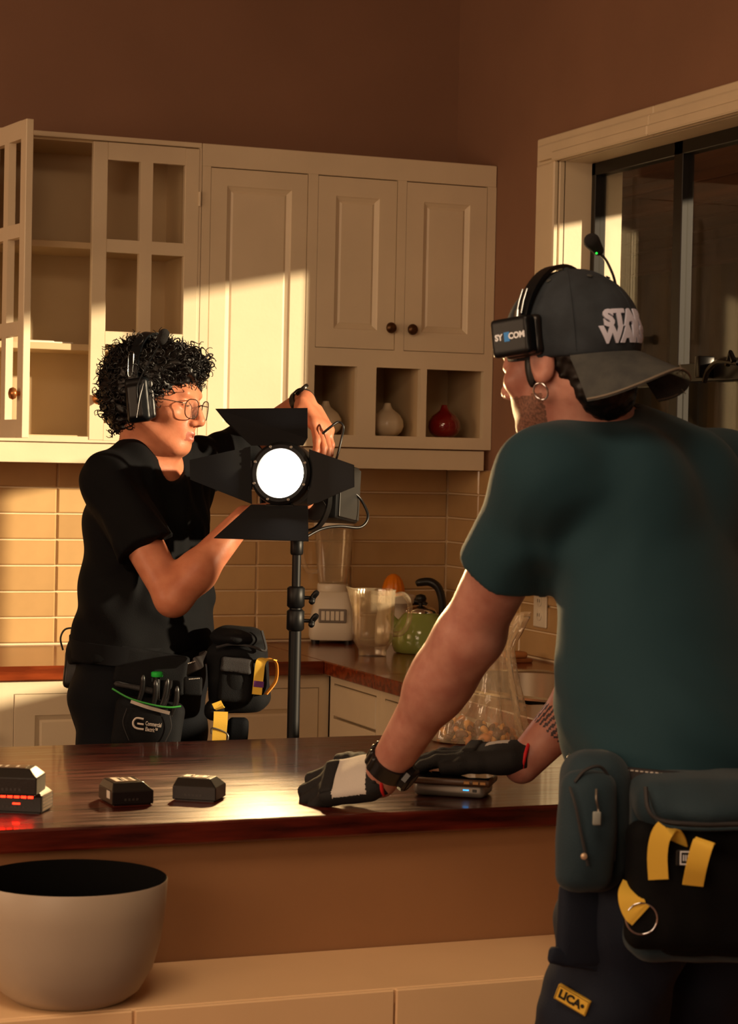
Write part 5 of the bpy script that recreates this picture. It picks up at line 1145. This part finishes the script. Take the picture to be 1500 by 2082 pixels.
obj('boom_joint', tube([px(1278, 655, 3.2), px(1281, 622, 3.2)], [.008, .006], 10), HSM, h2, 60)
# ---- belt and bags of the capped man
b2 = thing('belt', 'dark belt with white stitching on the capped man', 'belt', hp2+ZU*.06)
pts = [hp2+ZU*(.042+.012*math.sin(a))+L2*.183*math.sin(a)+F2*.150*math.cos(a) for a in np.linspace(0, 2*math.pi, 61)]
obj('strap', ribbon(pts, ZU, .045, .005), mat('belt_leather_dark', (30, 26, 28), .5), b2, 60)
sb_ = []
for a in np.linspace(0, 2*math.pi, 150):
    for dz in (-.019, .019):
        c = hp2+ZU*(.042+.012*math.sin(a)+dz)+L2*.1864*math.sin(a)+F2*.1534*math.cos(a); tdir = nrm(L2*.183*math.cos(a)-F2*.15*math.sin(a)); sb_.append(tube([c-tdir*.002, c+tdir*.002], .0008, 4))
obj('stitching', join(*sb_), SILV, b2)
TNY = mat('teal_black_nylon', (13, 42, 54), .75, bump=.5, bscale=600, sheen=.1)
def tt(x, y, t): return px(x, y, t)
pz = thing('zip_pouch', 'dark teal zipped belt pouch with a pale zip pull on the left hip', 'pouch', tt(1215, 1800, 2.84))
X2 = nrm(RH*.97+DH*.15-ZU*.03)
c_ = tt(1205, 1668, 2.86); softw('pouch_body', c_, X2, ZU-RH*.10, .046, .095, .085, TNY, pz, .036, .004, .004)
softw('front_compartment', tt(1190, 1690, 2.80), X2, ZU-RH*.10, .038, .080, .045, TNY, pz, .022, .004, .004)
zp = spline([tt(1168, 1590, 2.775), tt(1190, 1566, 2.78), tt(1222, 1560, 2.79), tt(1243, 1600, 2.80), tt(1252, 1680, 2.80), tt(1248, 1750, 2.80)], 6); obj('zip', tube(zp, .0022, 6), NYL2, pz, 60)
zp2 = spline([tt(1158, 1600, 2.765), tt(1170, 1640, 2.755), tt(1182, 1700, 2.755), tt(1195, 1760, 2.76)], 6); obj('zip', tube(zp2, .002, 6), NYL2, pz, 60)
obj('zip_cord', tube(spline([tt(1212, 1605, 2.765), tt(1212, 1625, 2.755), tt(1216, 1645, 2.76), tt(1214, 1658, 2.755)], 5), .0015, 6), GREYM, pz, 60)
obj('zip_pull', place(box(-.0055, .0055, -.009, .009, -.002, .002, .0018, 2), frame(tt(1213, 1664, 2.752), RH, Z=-DH)), mat('pale_grey_rubber', (128, 134, 130), .6), pz, 60)
obj('snap', place(lathe([(.0045, 0), (.004, .002), (.001, .003)], 14), frame(tt(1187, 1741, 2.752), RH, Z=-DH)), mat('brass_snap', (206, 180, 150), .35, metal=.6), pz, 50)
softw('side_buckle', tt(1150, 1720, 2.80), nrm(RH*.5+DH*.9), ZU, .018, .028, .014, BLACKPL, pz, .005, .003)
hb = thing('hip_bag', 'large dark hip bag with yellow tape loops behind the capped man', 'bag', tt(1400, 1900, 2.82))
XB = nrm(RH+DH*.10)
softw('bag_body', tt(1415, 1760, 2.86), XB, ZU, .098, .125, .11, TNY, hb, .03, .005, .006)
softw('bag_top', tt(1420, 1622, 2.84), XB, ZU-DH*.1, .094, .033, .13, TNY, hb, .03, .005, .006)
obj('bag_rim', tube(spline([tt(1312, 1600, 2.762), tt(1318, 1645, 2.752), tt(1345, 1668, 2.75), tt(1420, 1676, 2.748), tt(1520, 1675, 2.75)], 7), .003, 6), NYL2, hb, 60); obj('bag_rim', tube(spline([tt(1316, 1610, 2.762), tt(1326, 1652, 2.752), tt(1352, 1678, 2.75), tt(1420, 1686, 2.748), tt(1520, 1684, 2.75)], 7), .0025, 6), TNY, hb, 60)
softw('black_pocket', tt(1400, 1800, 2.80), XB, ZU, .085, .085, .05, mat('black_soft_nylon', (6, 7, 9), .85, bump=.4, bscale=500, spec=.2), hb, .02, .005, .004, 9, .003)
def loop(pts, w, wd_, m, nm='yellow_loop'): return obj(nm, ribbon(spline([tt(*q) for q in pts], 6), wd_, w, .0022), m, hb, 60)
ORW = MATS['orange_webbing']
loop([(1338, 1788, 2.745), (1336, 1740, 2.742), (1342, 1702, 2.742), (1356, 1684, 2.748), (1372, 1700, 2.76), (1378, 1720, 2.772)], .026, nrm(RH*.9-ZU*.35), YEL)
loop([(1408, 1800, 2.742), (1416, 1760, 2.732), (1427, 1720, 2.732), (1434, 1709, 2.74)], .027, nrm(RH), YEL)
obj('badge', place(box(-.013, .013, -.011, .011, -.002, .002, .002), frame(tt(1394, 1745, 2.752), RH, Z=-DH)), BLACKPL, hb); obj('badge_print', place(join(box(-.010, .010, -.009, -.0072, .002, .0026), box(-.010, .010, .0072, .009, .002, .0026), box(-.010, -.0082, -.0072, .0072, .002, .0026), box(.0082, .010, -.0072, .0072, .002, .0026), *[box(-.006+i*.003, -.0045+i*.003, -.004, .004, .002, .0026) for i in range(5)]), frame(tt(1397, 1744, 2.751), RH, Z=-DH)), mat('white_badge_print', (210, 214, 222), .5), hb)
softw('lower_pocket', tt(1440, 1865, 2.82), XB, ZU, .07, .05, .06, MATS['black_soft_nylon'], hb, .02, .005)
ks = thing('key_strap', 'yellow webbing strap with a steel key ring hanging below the pouch', 'key ring', tt(1300, 1890, 2.79))
obj('strap', ribbon(spline([tt(1284, 1765, 2.82), tt(1290, 1782, 2.80), tt(1288, 1796, 2.785)], 5), nrm(RH), .012, .002), YEL, ks, 60)
obj('strap', ribbon(spline([tt(1290, 1800, 2.79), tt(1282, 1822, 2.77), tt(1290, 1850, 2.765), tt(1302, 1862, 2.765)], 6), nrm(RH*.95-ZU*.25), .034, .002), YEL, ks, 60)
kc = tt(1304, 1868, 2.765); obj('ring', tube([kc+RH*.0205*math.cos(a)+ZU*.0205*math.sin(a) for a in np.linspace(0, 2*math.pi, 41)], .0014, 8, up=DH, cap=False), MATS['polished_silver'], ks, 60)
